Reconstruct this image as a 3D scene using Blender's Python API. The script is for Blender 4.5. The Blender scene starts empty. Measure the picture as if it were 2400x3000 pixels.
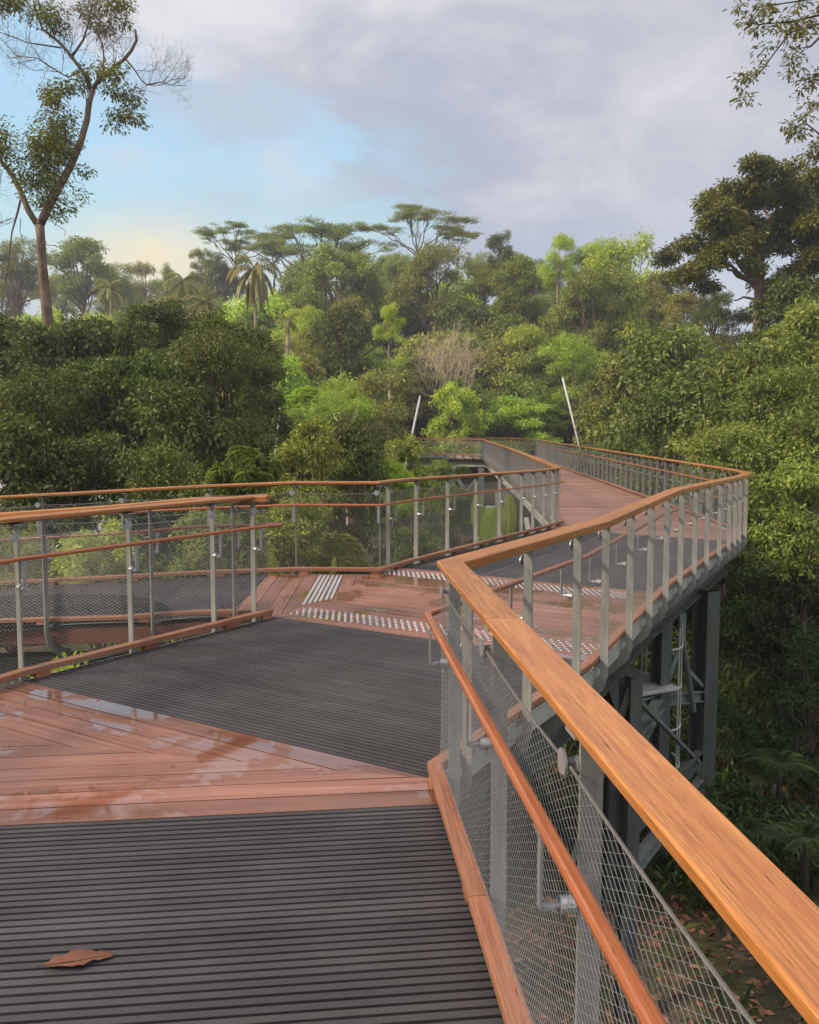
import bpy, math, random
import numpy as np
from mathutils import Vector, Matrix
random.seed(7)
RNG = np.random.default_rng(11)
R = math.radians
sc = bpy.context.scene
COL = sc.collection

# ------------------------------------------------------------------ camera
F, PPY, PITCH, ZC = 2350.0, 1445.0, R(4.8), 1.68
cam_d = bpy.data.cameras.new("camera")
cam = bpy.data.objects.new("camera", cam_d)
COL.objects.link(cam)
cam.location = (0, 0, ZC)
cam.rotation_euler = (R(90) - PITCH, 0, 0)
cam_d.sensor_fit = 'HORIZONTAL'
cam_d.sensor_width = 36
cam_d.lens = 36 * F / 2400
cam_d.shift_y = -(1500 - PPY) / 2400
cam_d.clip_end = 2000
cam_d.clip_start = 0.05
sc.camera = cam
sc.render.resolution_x, sc.render.resolution_y = 819, 1024


def at(u, y, v=None, z=None):
    """a place in the world seen in direction u at distance y ahead; v gives its height"""
    a = (u - 1200) / F
    b = (PPY - v) / F if v is not None else 0
    ry = math.cos(PITCH) + b * math.sin(PITCH)
    rz = -math.sin(PITCH) + b * math.cos(PITCH)
    t = y / ry
    return Vector((a * t, y, (ZC + rz * t) if v is not None else (z or 0)))


# ------------------------------------------------------------------ mesh helpers
class MB:
    def __init__(s):
        s.v = []; s.f = []; s.uv = []; s.r = []; s.n = 0

    def add(s, verts, faces, uvs=None, rnd=0.5):
        s.v.extend([tuple(p) for p in verts])
        for i, f in enumerate(faces):
            s.f.append(tuple(j + s.n for j in f))
            s.uv.append(uvs[i] if uvs else [(0, 0)] * len(f))
            s.r.append(rnd)
        s.n += len(verts)

    def box(s, c, size, rot=0.0, rnd=0.5, M=None):
        hx, hy, hz = size[0] / 2, size[1] / 2, size[2] / 2
        vs = []
        for dz in (-hz, hz):
            for dx, dy in ((-hx, -hy), (hx, -hy), (hx, hy), (-hx, hy)):
                if M is not None:
                    p = M @ Vector((dx, dy, dz)); vs.append((c[0] + p.x, c[1] + p.y, c[2] + p.z))
                else:
                    vs.append((c[0] + dx * math.cos(rot) - dy * math.sin(rot), c[1] + dx * math.sin(rot) + dy * math.cos(rot), c[2] + dz))
        fs = [(0, 3, 2, 1), (4, 5, 6, 7), (0, 1, 5, 4), (1, 2, 6, 5), (2, 3, 7, 6), (3, 0, 4, 7)]
        s.add(vs, fs, None, rnd)

    def bar(s, a, b, w, h, rnd=0.5, up=(0, 0, 1)):
        """rectangular bar from a to b, w across, h along up"""
        a, b = Vector(a), Vector(b)
        d = (b - a); L = d.length; d.normalize()
        upv = Vector(up)
        x = d.cross(upv)
        if x.length < 1e-3: x = d.cross(Vector((0, 1, 0)))
        x.normalize(); u2 = x.cross(d).normalized()
        M = Matrix((x, d, u2)).transposed()
        s.box((a + b) / 2, (w, L, h), M=M, rnd=rnd)

    def ibeam(s, a, b, w, h, t=0.014, up=(0, 0, 1)):
        a, b = Vector(a), Vector(b)
        d = (b - a).normalized(); upv = Vector(up)
        x = d.cross(upv).normalized(); u2 = x.cross(d).normalized()
        s.bar(a + u2 * (h / 2 - t / 2), b + u2 * (h / 2 - t / 2), w, t, up=up)
        s.bar(a - u2 * (h / 2 - t / 2), b - u2 * (h / 2 - t / 2), w, t, up=up)
        s.bar(a, b, t, h - 2 * t, up=up)

    def tube(s, pts, rad, n=8, rnd=0.5, cap=True):
        pts = [Vector(p) for p in pts]
        if not hasattr(rad, '__len__'): rad = [rad] * len(pts)
        vs = []; uvs = []
        prev = None; L = 0; ls = []
        for i, p in enumerate(pts):
            if i: L += (p - pts[i - 1]).length
            ls.append(L)
            d = (pts[min(i + 1, len(pts) - 1)] - pts[max(i - 1, 0)]).normalized()
            if prev is None:
                x = d.cross(Vector((0.3, 0.2, 1)) if abs(d.z) < .95 else Vector((0, 1, 0))).normalized()
            else:
                x = (prev - d * prev.dot(d)).normalized()
            prev = x; y = d.cross(x)
            for k in range(n):
                a = 2 * math.pi * k / n
                vs.append(p + (x * math.cos(a) + y * math.sin(a)) * rad[i])
        fs = []
        for i in range(len(pts) - 1):
            for k in range(n):
                k2 = (k + 1) % n
                fs.append((i * n + k, i * n + k2, (i + 1) * n + k2, (i + 1) * n + k))
                c = 2 * math.pi * rad[i]
                uvs.append([(ls[i], k / n * c), (ls[i], (k + 1) / n * c), (ls[i + 1], (k + 1) / n * c), (ls[i + 1], k / n * c)])
        if cap:
            fs.append(tuple(range(n))[::-1]); uvs.append([(0, 0)] * n)
            fs.append(tuple((len(pts) - 1) * n + k for k in range(n))); uvs.append([(0, 0)] * n)
        s.add(vs, fs, uvs, rnd)

    def build(s, name, mat, parent=None, smooth=False, bevel=0):
        me = bpy.data.meshes.new(name)
        me.from_pydata(s.v, [], s.f)
        if smooth: me.shade_smooth()
        uvl = me.uv_layers.new(name="UVMap")
        flat = np.array([c for f in s.uv for p in f for c in p], dtype=np.float32)
        uvl.data.foreach_set("uv", flat)
        at_ = me.attributes.new("rnd", 'FLOAT', 'FACE')
        at_.data.foreach_set("value", np.array(s.r, dtype=np.float32))
        me.materials.append(mat)
        me.update()
        return link(name, me, parent, bevel)


def link(name, me, parent=None, bevel=0):
    o = bpy.data.objects.new(name, me)
    COL.objects.link(o)
    if parent is not None:
        o.parent = parent
        o.location = -Vector(parent.location) if parent.get('world_children') else (0, 0, 0)
    if bevel:
        m = o.modifiers.new("bevel", 'BEVEL'); m.width = bevel; m.segments = 2; m.limit_method = 'ANGLE'; m.angle_limit = R(40)
    return o


def np_mesh(name, V, Fq, mat, parent=None, rnd=None, smooth=False):
    """fast mesh from numpy arrays: V (n,3), Fq (m,k)"""
    me = bpy.data.meshes.new(name)
    m, k = Fq.shape
    me.vertices.add(len(V)); me.vertices.foreach_set("co", np.ascontiguousarray(V, dtype=np.float32).ravel())
    me.loops.add(m * k); me.loops.foreach_set("vertex_index", np.ascontiguousarray(Fq, dtype=np.int32).ravel())
    me.polygons.add(m)
    me.polygons.foreach_set("loop_start", np.arange(0, m * k, k, dtype=np.int32))
    me.polygons.foreach_set("loop_total", np.full(m, k, dtype=np.int32))
    if smooth: me.polygons.foreach_set("use_smooth", np.ones(m, dtype=bool))
    me.update(calc_edges=True)
    if rnd is not None:
        a = me.attributes.new("rnd", 'FLOAT', 'FACE'); a.data.foreach_set("value", rnd.astype(np.float32))
    me.materials.append(mat)
    return link(name, me, parent)


def root(name, loc, label=None, cat=None, group=None, kind=None, world=True):
    o = bpy.data.objects.new(name, None); COL.objects.link(o)
    o.location = loc; o.empty_display_size = .3
    if world: o['world_children'] = 1
    tag(o, label, cat, group, kind)
    return o


def tag(o, label=None, cat=None, group=None, kind=None):
    if label: o['label'] = label
    if cat: o['category'] = cat
    if group: o['group'] = group
    if kind: o['kind'] = kind
    return o


# ------------------------------------------------------------------ materials
class NT:
    def __init__(s, name):
        s.m = bpy.data.materials.new(name); s.m.use_nodes = True
        s.t = s.m.node_tree; s.t.nodes.clear()
        s.out = s.t.nodes.new("ShaderNodeOutputMaterial")

    def n(s, typ, **kw):
        nd = s.t.nodes.new("ShaderNode" + typ)
        for k, v in kw.items():
            if k.startswith('i_'):
                key = k[2:].replace('_', ' ')
                nd.inputs[key].default_value = v
            else:
                setattr(nd, k, v)
        return nd

    def l(s, a, b): s.t.links.new(a, b)

    def ramp(s, src, stops, interp='LINEAR'):
        r = s.n('ValToRGB'); cr = r.color_ramp; cr.interpolation = interp
        while len(cr.elements) > 1: cr.elements.remove(cr.elements[-1])
        for i, (p, c) in enumerate(stops):
            e = cr.elements[0] if i == 0 else cr.elements.new(p)
            e.position = p; e.color = (c[0], c[1], c[2], 1) if hasattr(c, '__len__') else (c, c, c, 1)
        s.l(src, r.inputs[0]); return r.outputs['Color']

    def math(s, op, a, b=None, c=None, clamp=False):
        m = s.n('Math', operation=op); m.use_clamp = clamp
        for i, x in enumerate((a, b, c)):
            if x is None: continue
            if hasattr(x, 'node'): s.l(x, m.inputs[i])
            else: m.inputs[i].default_value = x
        return m.outputs[0]

    def mix(s, f, a, b, typ='MIX'):
        m = s.n('Mix', data_type='RGBA', blend_type=typ)
        for sock, x in ((m.inputs[0], f), (m.inputs[6], a), (m.inputs[7], b)):
            if hasattr(x, 'node'): s.l(x, sock)
            else: sock.default_value = x if not hasattr(x, '__len__') else (x[0], x[1], x[2], 1)
        return m.outputs[2]

    def noise(s, vec, scale, detail=4, rough=.55, dist=0.0):
        n = s.n('TexNoise'); n.inputs['Scale'].default_value = scale; n.inputs['Detail'].default_value = detail
        n.inputs['Roughness'].default_value = rough; n.inputs['Distortion'].default_value = dist
        if vec is not None: s.l(vec, n.inputs['Vector'])
        return n.outputs['Fac']

    def mapping(s, vec, scale=(1, 1, 1), loc=(0, 0, 0), rot=(0, 0, 0)):
        m = s.n('Mapping'); m.inputs['Scale'].default_value = scale; m.inputs['Location'].default_value = loc; m.inputs['Rotation'].default_value = rot
        s.l(vec, m.inputs['Vector']); return m.outputs[0]

    def bsdf(s, col=None, rough=.5, metal=0.0, spec=.5, normal=None, coat=0.0, coat_rough=.1):
        b = s.n('BsdfPrincipled')
        for key, x in (('Base Color', col), ('Roughness', rough), ('Metallic', metal), ('Specular IOR Level', spec), ('Coat Weight', coat), ('Coat Roughness', coat_rough)):
            if x is None: continue
            if hasattr(x, 'node'): s.l(x, b.inputs[key])
            else: b.inputs[key].default_value = (x[0], x[1], x[2], 1) if hasattr(x, '__len__') else x
        if normal is not None: s.l(normal, b.inputs['Normal'])
        return b

    def bump(s, h, strength=.3, dist=.01):
        b = s.n('Bump'); b.inputs['Strength'].default_value = strength; b.inputs['Distance'].default_value = dist
        s.l(h, b.inputs['Height']); return b.outputs[0]

    def done(s, sh): s.l(sh, s.out.inputs['Surface']); return s.m


def wood(name, cols, rough=(.3, .5), coat=.25, grain=1.0, plank_var=.3, knots=True):
    k = NT(name)
    uv = k.n('UVMap').outputs[0]
    rn = k.n('Attribute', attribute_name='rnd').outputs['Fac']
    cmb = k.n('CombineXYZ'); k.l(k.math('MULTIPLY', rn, 37.0), cmb.inputs[2])
    vv = k.n('VectorMath', operation='ADD'); k.l(uv, vv.inputs[0]); k.l(cmb.outputs[0], vv.inputs[1])
    g1 = k.noise(k.mapping(vv.outputs[0], (3.2 * grain, 105 * grain, 1)), 1.0, 6, .68, .6)
    g2 = k.noise(k.mapping(vv.outputs[0], (16 * grain, 330 * grain, 1)), 1.0, 3, .6)
    g3 = k.noise(k.mapping(vv.outputs[0], (.9, 9, 1)), 1.0, 3, .5, 1.5)
    g = k.math('ADD', k.math('MULTIPLY', g1, .62), k.math('MULTIPLY', g2, .38))
    c = k.ramp(g, [(.28, cols[0]), (.48, cols[1]), (.66, cols[2])])
    c = k.mix(k.ramp(g3, [(.35, 0.0), (.7, .5)]), c, cols[3])
    pl = k.math('MULTIPLY_ADD', rn, plank_var, 1 - plank_var / 2)
    cc = k.n('CombineColor'); [k.l(pl, cc.inputs[i]) for i in range(3)]
    c = k.mix(1.0, c, cc.outputs[0], 'MULTIPLY')
    if knots:
        st = k.noise(k.mapping(vv.outputs[0], (14, 150, 1), (3, 7, 1)), 1.0, 2, .5)
        c = k.mix(k.ramp(st, [(.70, 0.0), (.76, .75)]), c, (cols[0][0] * .25, cols[0][1] * .2, cols[0][2] * .2))
    ro = k.math('MULTIPLY_ADD', g1, rough[1] - rough[0], rough[0])
    b = k.bsdf(c, ro, 0, .5, k.bump(g, .25, .002), coat, .18)
    return k.done(b.outputs[0])


def deck_wood(name):
    k = NT(name)
    uv = k.n('UVMap').outputs[0]
    rn = k.n('Attribute', attribute_name='rnd').outputs['Fac']
    pos = k.n('NewGeometry').outputs['Position']
    cmb = k.n('CombineXYZ'); k.l(k.math('MULTIPLY', rn, 51.0), cmb.inputs[2])
    vv = k.n('VectorMath', operation='ADD'); k.l(uv, vv.inputs[0]); k.l(cmb.outputs[0], vv.inputs[1])
    g1 = k.noise(k.mapping(vv.outputs[0], (1.3, 60, 1)), 1.0, 5, .6, .4)
    g3 = k.noise(k.mapping(vv.outputs[0], (.7, 5, 1)), 1.0, 3, .5, .8)
    c = k.ramp(g1, [(.25, (.095, .032, .018)), (.5, (.205, .085, .050)), (.75, (.34, .175, .112))])
    c = k.mix(k.ramp(g3, [(.3, 0.0), (.75, .6)]), c, (.29, .155, .105))
    pl = k.math('MULTIPLY_ADD', rn, .55, .72)
    cc = k.n('CombineColor'); [k.l(pl, cc.inputs[i]) for i in range(3)]
    c = k.mix(1.0, c, cc.outputs[0], 'MULTIPLY')
    # rain: puddles standing on the boards, with ragged rims
    w1 = k.noise(k.mapping(pos, (.9, .9, .9), (3.1, 1.7, 0)), 1.15, 5, .62, .35)
    for (px, py, rd, am) in ((-1.85, 4.55, .55, .15), (-2.3, 4.15, .45, .13), (-.75, 7.75, .5, .10), (.55, 7.8, .9, .07)):
        ds = k.n('VectorMath', operation='DISTANCE'); k.l(pos, ds.inputs[0]); ds.inputs[1].default_value = (px, py, 0)
        mr_ = k.n('MapRange', interpolation_type='SMOOTHSTEP'); k.l(ds.outputs['Value'], mr_.inputs['Value']); mr_.inputs['From Min'].default_value = 0; mr_.inputs['From Max'].default_value = rd
        mr_.inputs['To Min'].default_value = am; mr_.inputs['To Max'].default_value = 0; w1 = k.math('ADD', w1, mr_.outputs[0])
    sp = k.n('SeparateXYZ'); k.l(pos, sp.inputs[0]); dry = k.n('MapRange'); k.l(sp.outputs[1], dry.inputs['Value']); dry.inputs['From Min'].default_value = 8.5; dry.inputs['From Max'].default_value = 12
    dry.inputs['To Min'].default_value = 0; dry.inputs['To Max'].default_value = .2; w1 = k.math('SUBTRACT', w1, dry.outputs[0])
    w2 = k.noise(k.mapping(pos, (1, 1, 1)), 16.0, 4, .6)
    wv = k.math('ADD', w1, k.math('MULTIPLY', k.math('SUBTRACT', w2, .5), .16))
    wet = k.ramp(wv, [(.52, 0.0), (.54, 1.0)])
    damp = k.ramp(w1, [(.36, 0.0), (.52, 1.0)])
    dark = k.mix(1.0, c, (.74, .54, .46), 'MULTIPLY')
    c = k.mix(k.math('MULTIPLY', damp, .55), c, dark)
    ro = k.math('MULTIPLY_ADD', damp, -.14, .48)
    ro = k.math('MULTIPLY_ADD', k.math('MULTIPLY', wet, 1.0), -.28, ro)
    ripple = k.noise(k.mapping(pos, (1, 1, 1)), 9.0, 3, .5)
    hb = k.math('ADD', k.math('MULTIPLY', g1, k.math('SUBTRACT', 1.0, wet)), k.math('MULTIPLY', ripple, .25))
    b = k.bsdf(c, ro, 0, .55, k.bump(hb, .22, .002), k.math('MULTIPLY', wet, .85), .05)
    b.inputs['Coat IOR'].default_value = 1.6
    return k.done(b.outputs[0])


def grip(name):
    k = NT(name)
    pos = k.n('NewGeometry').outputs['Position']
    rn = k.n('Attribute', attribute_name='rnd').outputs['Fac']
    f = k.noise(pos, 420.0, 2, .6)
    s = k.noise(pos, 1.4, 4, .6)
    c = k.ramp(f, [(.3, (.018, .015, .0145)), (.6, (.052, .045, .043)), (.8, (.165, .145, .138))])
    c = k.mix(k.ramp(s, [(.4, 0.0), (.75, .30)]), c, (.12, .115, .115))
    pl = k.math('MULTIPLY_ADD', rn, .30, .85)
    cc = k.n('CombineColor'); [k.l(pl, cc.inputs[i]) for i in range(3)]
    c = k.mix(1.0, c, cc.outputs[0], 'MULTIPLY')
    b = k.bsdf(c, k.math('MULTIPLY_ADD', s, .3, .45), 0, .3, k.bump(f, .5, .002))
    return k.done(b.outputs[0])


def steel(name, c0, c1, rough=.5, metal=.55, scale=5.0, moss=None):
    k = NT(name)
    pos = k.n('TexCoord').outputs['Object']
    n1 = k.noise(k.mapping(pos, (3, 3, .5)), scale, 5, .65); n2 = k.noise(pos, scale * 14, 3, .6)
    c = k.mix(k.ramp(n1, [(.35, 0.0), (.65, 1.0)]), c0, c1)
    c = k.mix(k.math('MULTIPLY', n2, .35), c, tuple(x * 1.25 for x in c1))
    if moss:
        m = k.noise(pos, scale * .6, 5, .7)
        c = k.mix(k.ramp(m, [(.5, 0.0), (.66, .8)]), c, moss)
    b = k.bsdf(c, k.math('MULTIPLY_ADD', n1, .25, rough - .1), metal, .5, k.bump(n2, .1, .002))
    return k.done(b.outputs[0])


def plain(name, col, rough=.5, metal=0.0, var=.25, scale=8.0):
    k = NT(name)
    pos = k.n('TexCoord').outputs['Object']
    n = k.noise(pos, scale, 5, .6)
    c = k.mix(k.ramp(n, [(.3, 0.0), (.7, 1.0)]), tuple(x * (1 - var) for x in col), tuple(min(1, x * (1 + var)) for x in col))
    return k.done(k.bsdf(c, rough, metal, .4, k.bump(n, .2, .01)).outputs[0])


def bark(name, c0, c1):
    k = NT(name)
    pos = k.n('TexCoord').outputs['Object']
    n = k.noise(k.mapping(pos, (1, 1, .35)), 9.0, 6, .7, .5)
    p = k.noise(pos, 1.3, 4, .6)
    c = k.ramp(n, [(.3, tuple(x * .5 for x in c0)), (.5, c0), (.72, c1)])
    c = k.mix(k.ramp(p, [(.45, 0.0), (.7, .6)]), c, (c1[0] * .9, c1[1] * .95, c1[2] * .9))
    return k.done(k.bsdf(c, .85, 0, .2, k.bump(n, .6, .03)).outputs[0])


def foliage(name, dark, mid, light, tip=None, tipf=.0, gloss=.45, trans=.35, gain=1.0):
    """leaf colour differs from leaf to leaf (attribute), from spray to spray and from tree to tree"""
    dark, mid, light = [(c[0] * gain * 1.42, c[1] * gain * 1.08, c[2] * gain * .72) for c in (dark, mid, light)]
    k = NT(name)
    rn = k.n('Attribute', attribute_name='rnd').outputs['Fac']
    oi = k.n('ObjectInfo').outputs['Random']
    pos = k.n('TexCoord').outputs['Object']
    cl = k.noise(pos, 2.6, 3, .6)
    t = k.math('ADD', k.math('MULTIPLY', rn, .62), k.math('MULTIPLY', cl, .42))
    c = k.ramp(t, [(.12, dark), (.52, mid), (.92, light)])
    if tip:
        c = k.mix(k.ramp(rn, [(1 - tipf - .01, 0.0), (1 - tipf, .85)]), c, tip)
    h = k.n('HueSaturation')
    k.l(k.math('MULTIPLY_ADD', oi, .035, .482), h.inputs['Hue'])
    oi2 = k.math('FRACT', k.math('MULTIPLY', oi, 7.31))
    k.l(k.math('MULTIPLY_ADD', oi2, .45, .8), h.inputs['Value'])
    h.inputs['Saturation'].default_value = .96
    k.l(c, h.inputs['Color'])
    col = h.outputs[0]
    b = k.bsdf(col, gloss, 0, .22)
    tr = k.n('BsdfTranslucent'); tc = k.mix(1.0, col, (1.0, 1.05, .45), 'MULTIPLY'); k.l(tc, tr.inputs['Color'])
    mx = k.n('MixShader'); mx.inputs[0].default_value = trans
    k.l(b.outputs[0], mx.inputs[1]); k.l(tr.outputs[0], mx.inputs[2])
    return k.done(mx.outputs[0])


M = {}
M['rail'] = wood('varnished_rail', [(.11, .034, .008), (.345, .128, .027), (.54, .240, .060), (.22, .068, .021)], (.28, .46), .18, plank_var=.4)
M['handrail'] = wood('varnished_handrail', [(.17, .042, .013), (.32, .095, .030), (.47, .18, .06), (.26, .075, .028)], (.28, .45), .25, plank_var=.3)
M['kerb'] = wood('kerb_timber', [(.08, .026, .012), (.21, .074, .030), (.38, .16, .066), (.29, .15, .10)], (.35, .6), .1, 1.0, .35)
M['deck'] = deck_wood('wet_deck_timber')
M['grip'] = grip('grip_board')
M['gapshade'] = plain('gap_shade_black', (.003, .003, .003), 1.0, 0, .3, 30)  # near-black: the shade in grooves and board gaps is put into this colour
M['post'] = steel('galvanised_post', (.16, .158, .14), (.30, .295, .26), .5, .25, 4)
M['galv'] = steel('galvanised_bright', (.27, .275, .265), (.40, .40, .39), .35, .6, 20)
M['cable'] = plain('stainless_cable', (.37, .36, .33), .35, .7, .15, 60)
M['beam'] = steel('painted_beam', (.042, .047, .042), (.08, .086, .077), .55, .1, 2.5, (.07, .08, .03))
M['strut'] = steel('painted_strut', (.10, .115, .105), (.17, .185, .17), .5, .15, 2.0, (.11, .12, .05))
M['paleframe'] = steel('pale_frame', (.26, .26, .22), (.40, .39, .34), .6, .2, 2.0)
M['stud'] = steel('tactile_steel', (.32, .32, .31), (.44, .44, .43), .4, .4, 30)
M['fascia'] = wood('fascia_timber', [(.05, .014, .009), (.10, .030, .018), (.16, .055, .035), (.08, .028, .02)], (.4, .6), .05)
M['bark'] = bark('brown_bark', (.13, .085, .055), (.28, .20, .14))
M['barkpale'] = bark('pale_bark', (.27, .19, .13), (.46, .36, .27))
M['barkdark'] = bark('dark_bark', (.06, .045, .03), (.13, .10, .07))
M['pole'] = plain('pale_pole', (.46, .455, .43), .6, .1, .12, 5)
M['white'] = plain('white_paint', (.62, .62, .58), .6, 0, .15, 3)
M['dark'] = foliage('dark_leaves', (.010, .018, .006), (.030, .052, .014), (.080, .115, .030), gloss=.5, trans=.22, gain=2.15)
M['mid'] = foliage('green_leaves', (.024, .044, .012), (.068, .108, .027), (.145, .20, .052), gloss=.45, trans=.33, gain=2.1)
M['bright'] = foliage('fresh_leaves', (.045, .092, .014), (.125, .215, .030), (.24, .34, .06), gloss=.45, trans=.4, gain=2.0)
M['glossy'] = foliage('glossy_leaves', (.016, .034, .010), (.058, .098, .025), (.155, .205, .062), gloss=.38, trans=.28, gain=2.0)
M['olive'] = foliage('olive_leaves', (.038, .055, .016), (.095, .122, .036), (.185, .20, .07), (.30, .16, .05), .04, gloss=.55, trans=.3, gain=1.8)
M['yellow'] = foliage('yellow_tipped_leaves', (.03, .06, .014), (.09, .135, .028), (.20, .22, .05), (.50, .30, .05), .13, gloss=.5, trans=.35, gain=1.7)
M['deep'] = foliage('shade_tinted_leaves', (.008, .018, .006), (.026, .054, .014), (.07, .115, .028), gloss=.5, trans=.22, gain=1.1)  # darker leaf copy: the shade at the lower right is put into its colour
M['palm'] = foliage('palm_leaves', (.05, .075, .022), (.125, .155, .05), (.24, .26, .10), gloss=.4, trans=.3, gain=1.4)
M['banana'] = foliage('banana_leaf', (.10, .17, .04), (.19, .29, .075), (.30, .40, .13), gloss=.35, trans=.4)
M['brown'] = plain('dry_twig', (.46, .35, .24), .85, 0, .3, 3)
M['deadleaf'] = foliage('dead_leaves', (.07, .04, .026), (.15, .092, .062), (.26, .17, .115), gloss=.6, trans=.1)

# ------------------------------------------------------------------ plan of the walkway (metres, deck level z = 0)
N0 = Vector((.488, .873))
ZF = -.13


def z_main(x, y):
    return ZF * min(1, max(0, (x * N0.x + y * N0.y - 8.25) / 5.17))


def z_left(x, y):
    return min(0, (.055 + .045 * min(1, max(0, (9 - y) / 1.8))) * (x + 1.6))


def dens(pts, step=1.0):
    out = [pts[0]]
    for a, b in zip(pts, pts[1:]):
        L = math.dist(a, b); n = max(1, int(round(L / step)))
        out += [(a[0] + (b[0] - a[0]) * i / n, a[1] + (b[1] - a[1]) * i / n) for i in range(1, n + 1)]
    return out


class Line:
    """edge line of the deck; s>0 is outward (side=+1: right of the walking direction)"""

    def __init__(s, pts, side, zf, step=1.0):
        s.raw = pts; s.p = dens(pts, step); s.side = side; s.zf = zf
        s.c = [0]
        for a, b in zip(s.p, s.p[1:]): s.c.append(s.c[-1] + math.dist(a, b))
        s.L = s.c[-1]; s.nm = []
        for i in range(len(s.p)):
            ns = []
            for a, b in ((i - 1, i), (i, i + 1)):
                if a < 0 or b >= len(s.p): continue
                dx, dy = s.p[b][0] - s.p[a][0], s.p[b][1] - s.p[a][1]; l = math.hypot(dx, dy)
                ns.append((dy / l * side, -dx / l * side))
            if len(ns) == 1: s.nm.append(ns[0])
            else:
                mx, my = ns[0][0] + ns[1][0], ns[0][1] + ns[1][1]; l = math.hypot(mx, my); mx /= l; my /= l
                k = 1 / max(.35, mx * ns[0][0] + my * ns[0][1]); s.nm.append((mx * k, my * k))

    def seg(s, t):
        t = min(max(t, 0), s.L)
        i = min(max(int(np.searchsorted(s.c, t, side='right')) - 1, 0), len(s.p) - 2)
        return i, (t - s.c[i]) / (s.c[i + 1] - s.c[i])

    def P(s, t, off=0.0, z=0.0):
        i, f = s.seg(t); a, b = s.p[i], s.p[i + 1]; na, nb = s.nm[i], s.nm[i + 1]
        x0, y0 = a[0] + (b[0] - a[0]) * f, a[1] + (b[1] - a[1]) * f
        nx, ny = na[0] + (nb[0] - na[0]) * f, na[1] + (nb[1] - na[1]) * f
        return Vector((x0 + nx * off, y0 + ny * off, s.zf(x0, y0) + z))

    def out(s, t):
        i, f = s.seg(t); a, b = s.p[i], s.p[i + 1]; l = math.dist(a, b)
        return Vector(((b[1] - a[1]) / l * s.side, -(b[0] - a[0]) / l * s.side))

    def hit(s, u, v=1500):
        """t where the line (at post offset) is seen in column u"""
        best = None; prev = None
        for t in np.arange(0, s.L, .02):
            p = s.P(t, .1, .5)
            d = p.y * math.cos(PITCH) - (p.z - ZC) * math.sin(PITCH)
            if d < .1: prev = None; continue
            e = 1200 + F * p.x / d - u
            if prev is not None and prev * e <= 0: best = float(t); break
            prev = e
        return best

    def sub(s, t0, t1):
        ts = [t0] + [c for c in s.c if t0 + 1e-4 < c < t1 - 1e-4] + [t1]
        return ts

    def sweep(s, mb, prof, t0=0, t1=None, rnd=.5):
        t1 = s.L if t1 is None else t1
        ts = s.sub(t0, t1); n = len(prof)
        per = [0]
        for i in range(n): per.append(per[-1] + math.dist(prof[i], prof[(i + 1) % n]))
        vs = [s.P(t, o, z) for t in ts for (o, z) in prof]
        fs = []; uvs = []
        for i in range(len(ts) - 1):
            for k in range(n):
                k2 = (k + 1) % n
                q = (i * n + k, i * n + k2, (i + 1) * n + k2, (i + 1) * n + k)
                if s.side > 0: q = q[::-1]; uu = [(ts[i + 1], per[k]), (ts[i + 1], per[k + 1]), (ts[i], per[k + 1]), (ts[i], per[k])]
                else: uu = [(ts[i], per[k]), (ts[i], per[k + 1]), (ts[i + 1], per[k + 1]), (ts[i + 1], per[k])]
                fs.append(q); uvs.append(uu)
        a = tuple(range(n)); b = tuple((len(ts) - 1) * n + k for k in range(n))
        fs += [a, b[::-1]] if s.side > 0 else [a[::-1], b]
        uvs += [[(p[0], p[1]) for p in prof]] * 2
        mb.add(vs, fs, uvs, rnd)


LN = {
    'R1': Line([(.57, -.8), (.085, 3.73)], +1, z_main),
    'R2': Line([(.085, 3.73), (1.20, 5.40), (2.62, 8.15), (5.42, 13.05)], +1, z_main),
    'R3': Line([(5.42, 13.05), (5.60, 14.1), (5.80, 17.9), (6.16, 25.7), (6.50, 34.3), (7.25, 46.5)], +1, z_main),
    'R4': Line([(7.25, 46.5), (6.4, 50.8), (-7.0, 52.5)], +1, z_main),
    'L1': Line([(-3.7, -.8), (-3.35, 3.5), (-2.53, 5.17), (-1.20, 6.93)], -1, z_main),
    'L2': Line([(-1.20, 6.97), (-1.9, 7.07), (-2.6, 7.16), (-3.89, 7.49), (-9.5, 8.3)], -1, z_left),
    'L3a': Line([(-9.5, 9.1), (-1.30, 9.0), (-.31, 8.97)], -1, z_left),
    'L3b': Line([(-.31, 8.97), (0, 9.53), (2.83, 14.65)], -1, z_main),
    'F1': Line([(2.83, 14.65), (3.07, 18.4), (3.52, 26.6), (4.35, 46.8)], -1, z_main),
    'F2': Line([(4.35, 46.8), (1.6, 48.6), (-7.0, 49.6)], -1, z_main),
}

def join(a, b):
    A, B = LN[a], LN[b]
    def nrm(l, i, j):
        dx, dy = l.p[j][0] - l.p[i][0], l.p[j][1] - l.p[i][1]; q = math.hypot(dx, dy); return (dy / q * l.side, -dx / q * l.side)
    n0, n1 = nrm(A, -2, -1), nrm(B, 0, 1)
    mx, my = n0[0] + n1[0], n0[1] + n1[1]; q = math.hypot(mx, my); mx /= q; my /= q
    k = 1 / max(.35, mx * n0[0] + my * n0[1]); A.nm[-1] = (mx * k, my * k); B.nm[0] = (mx * k, my * k)


for a_, b_ in (('R1', 'R2'), ('R2', 'R3'), ('R3', 'R4'), ('L3a', 'L3b'), ('L3b', 'F1'), ('F1', 'F2')): join(a_, b_)

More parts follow.
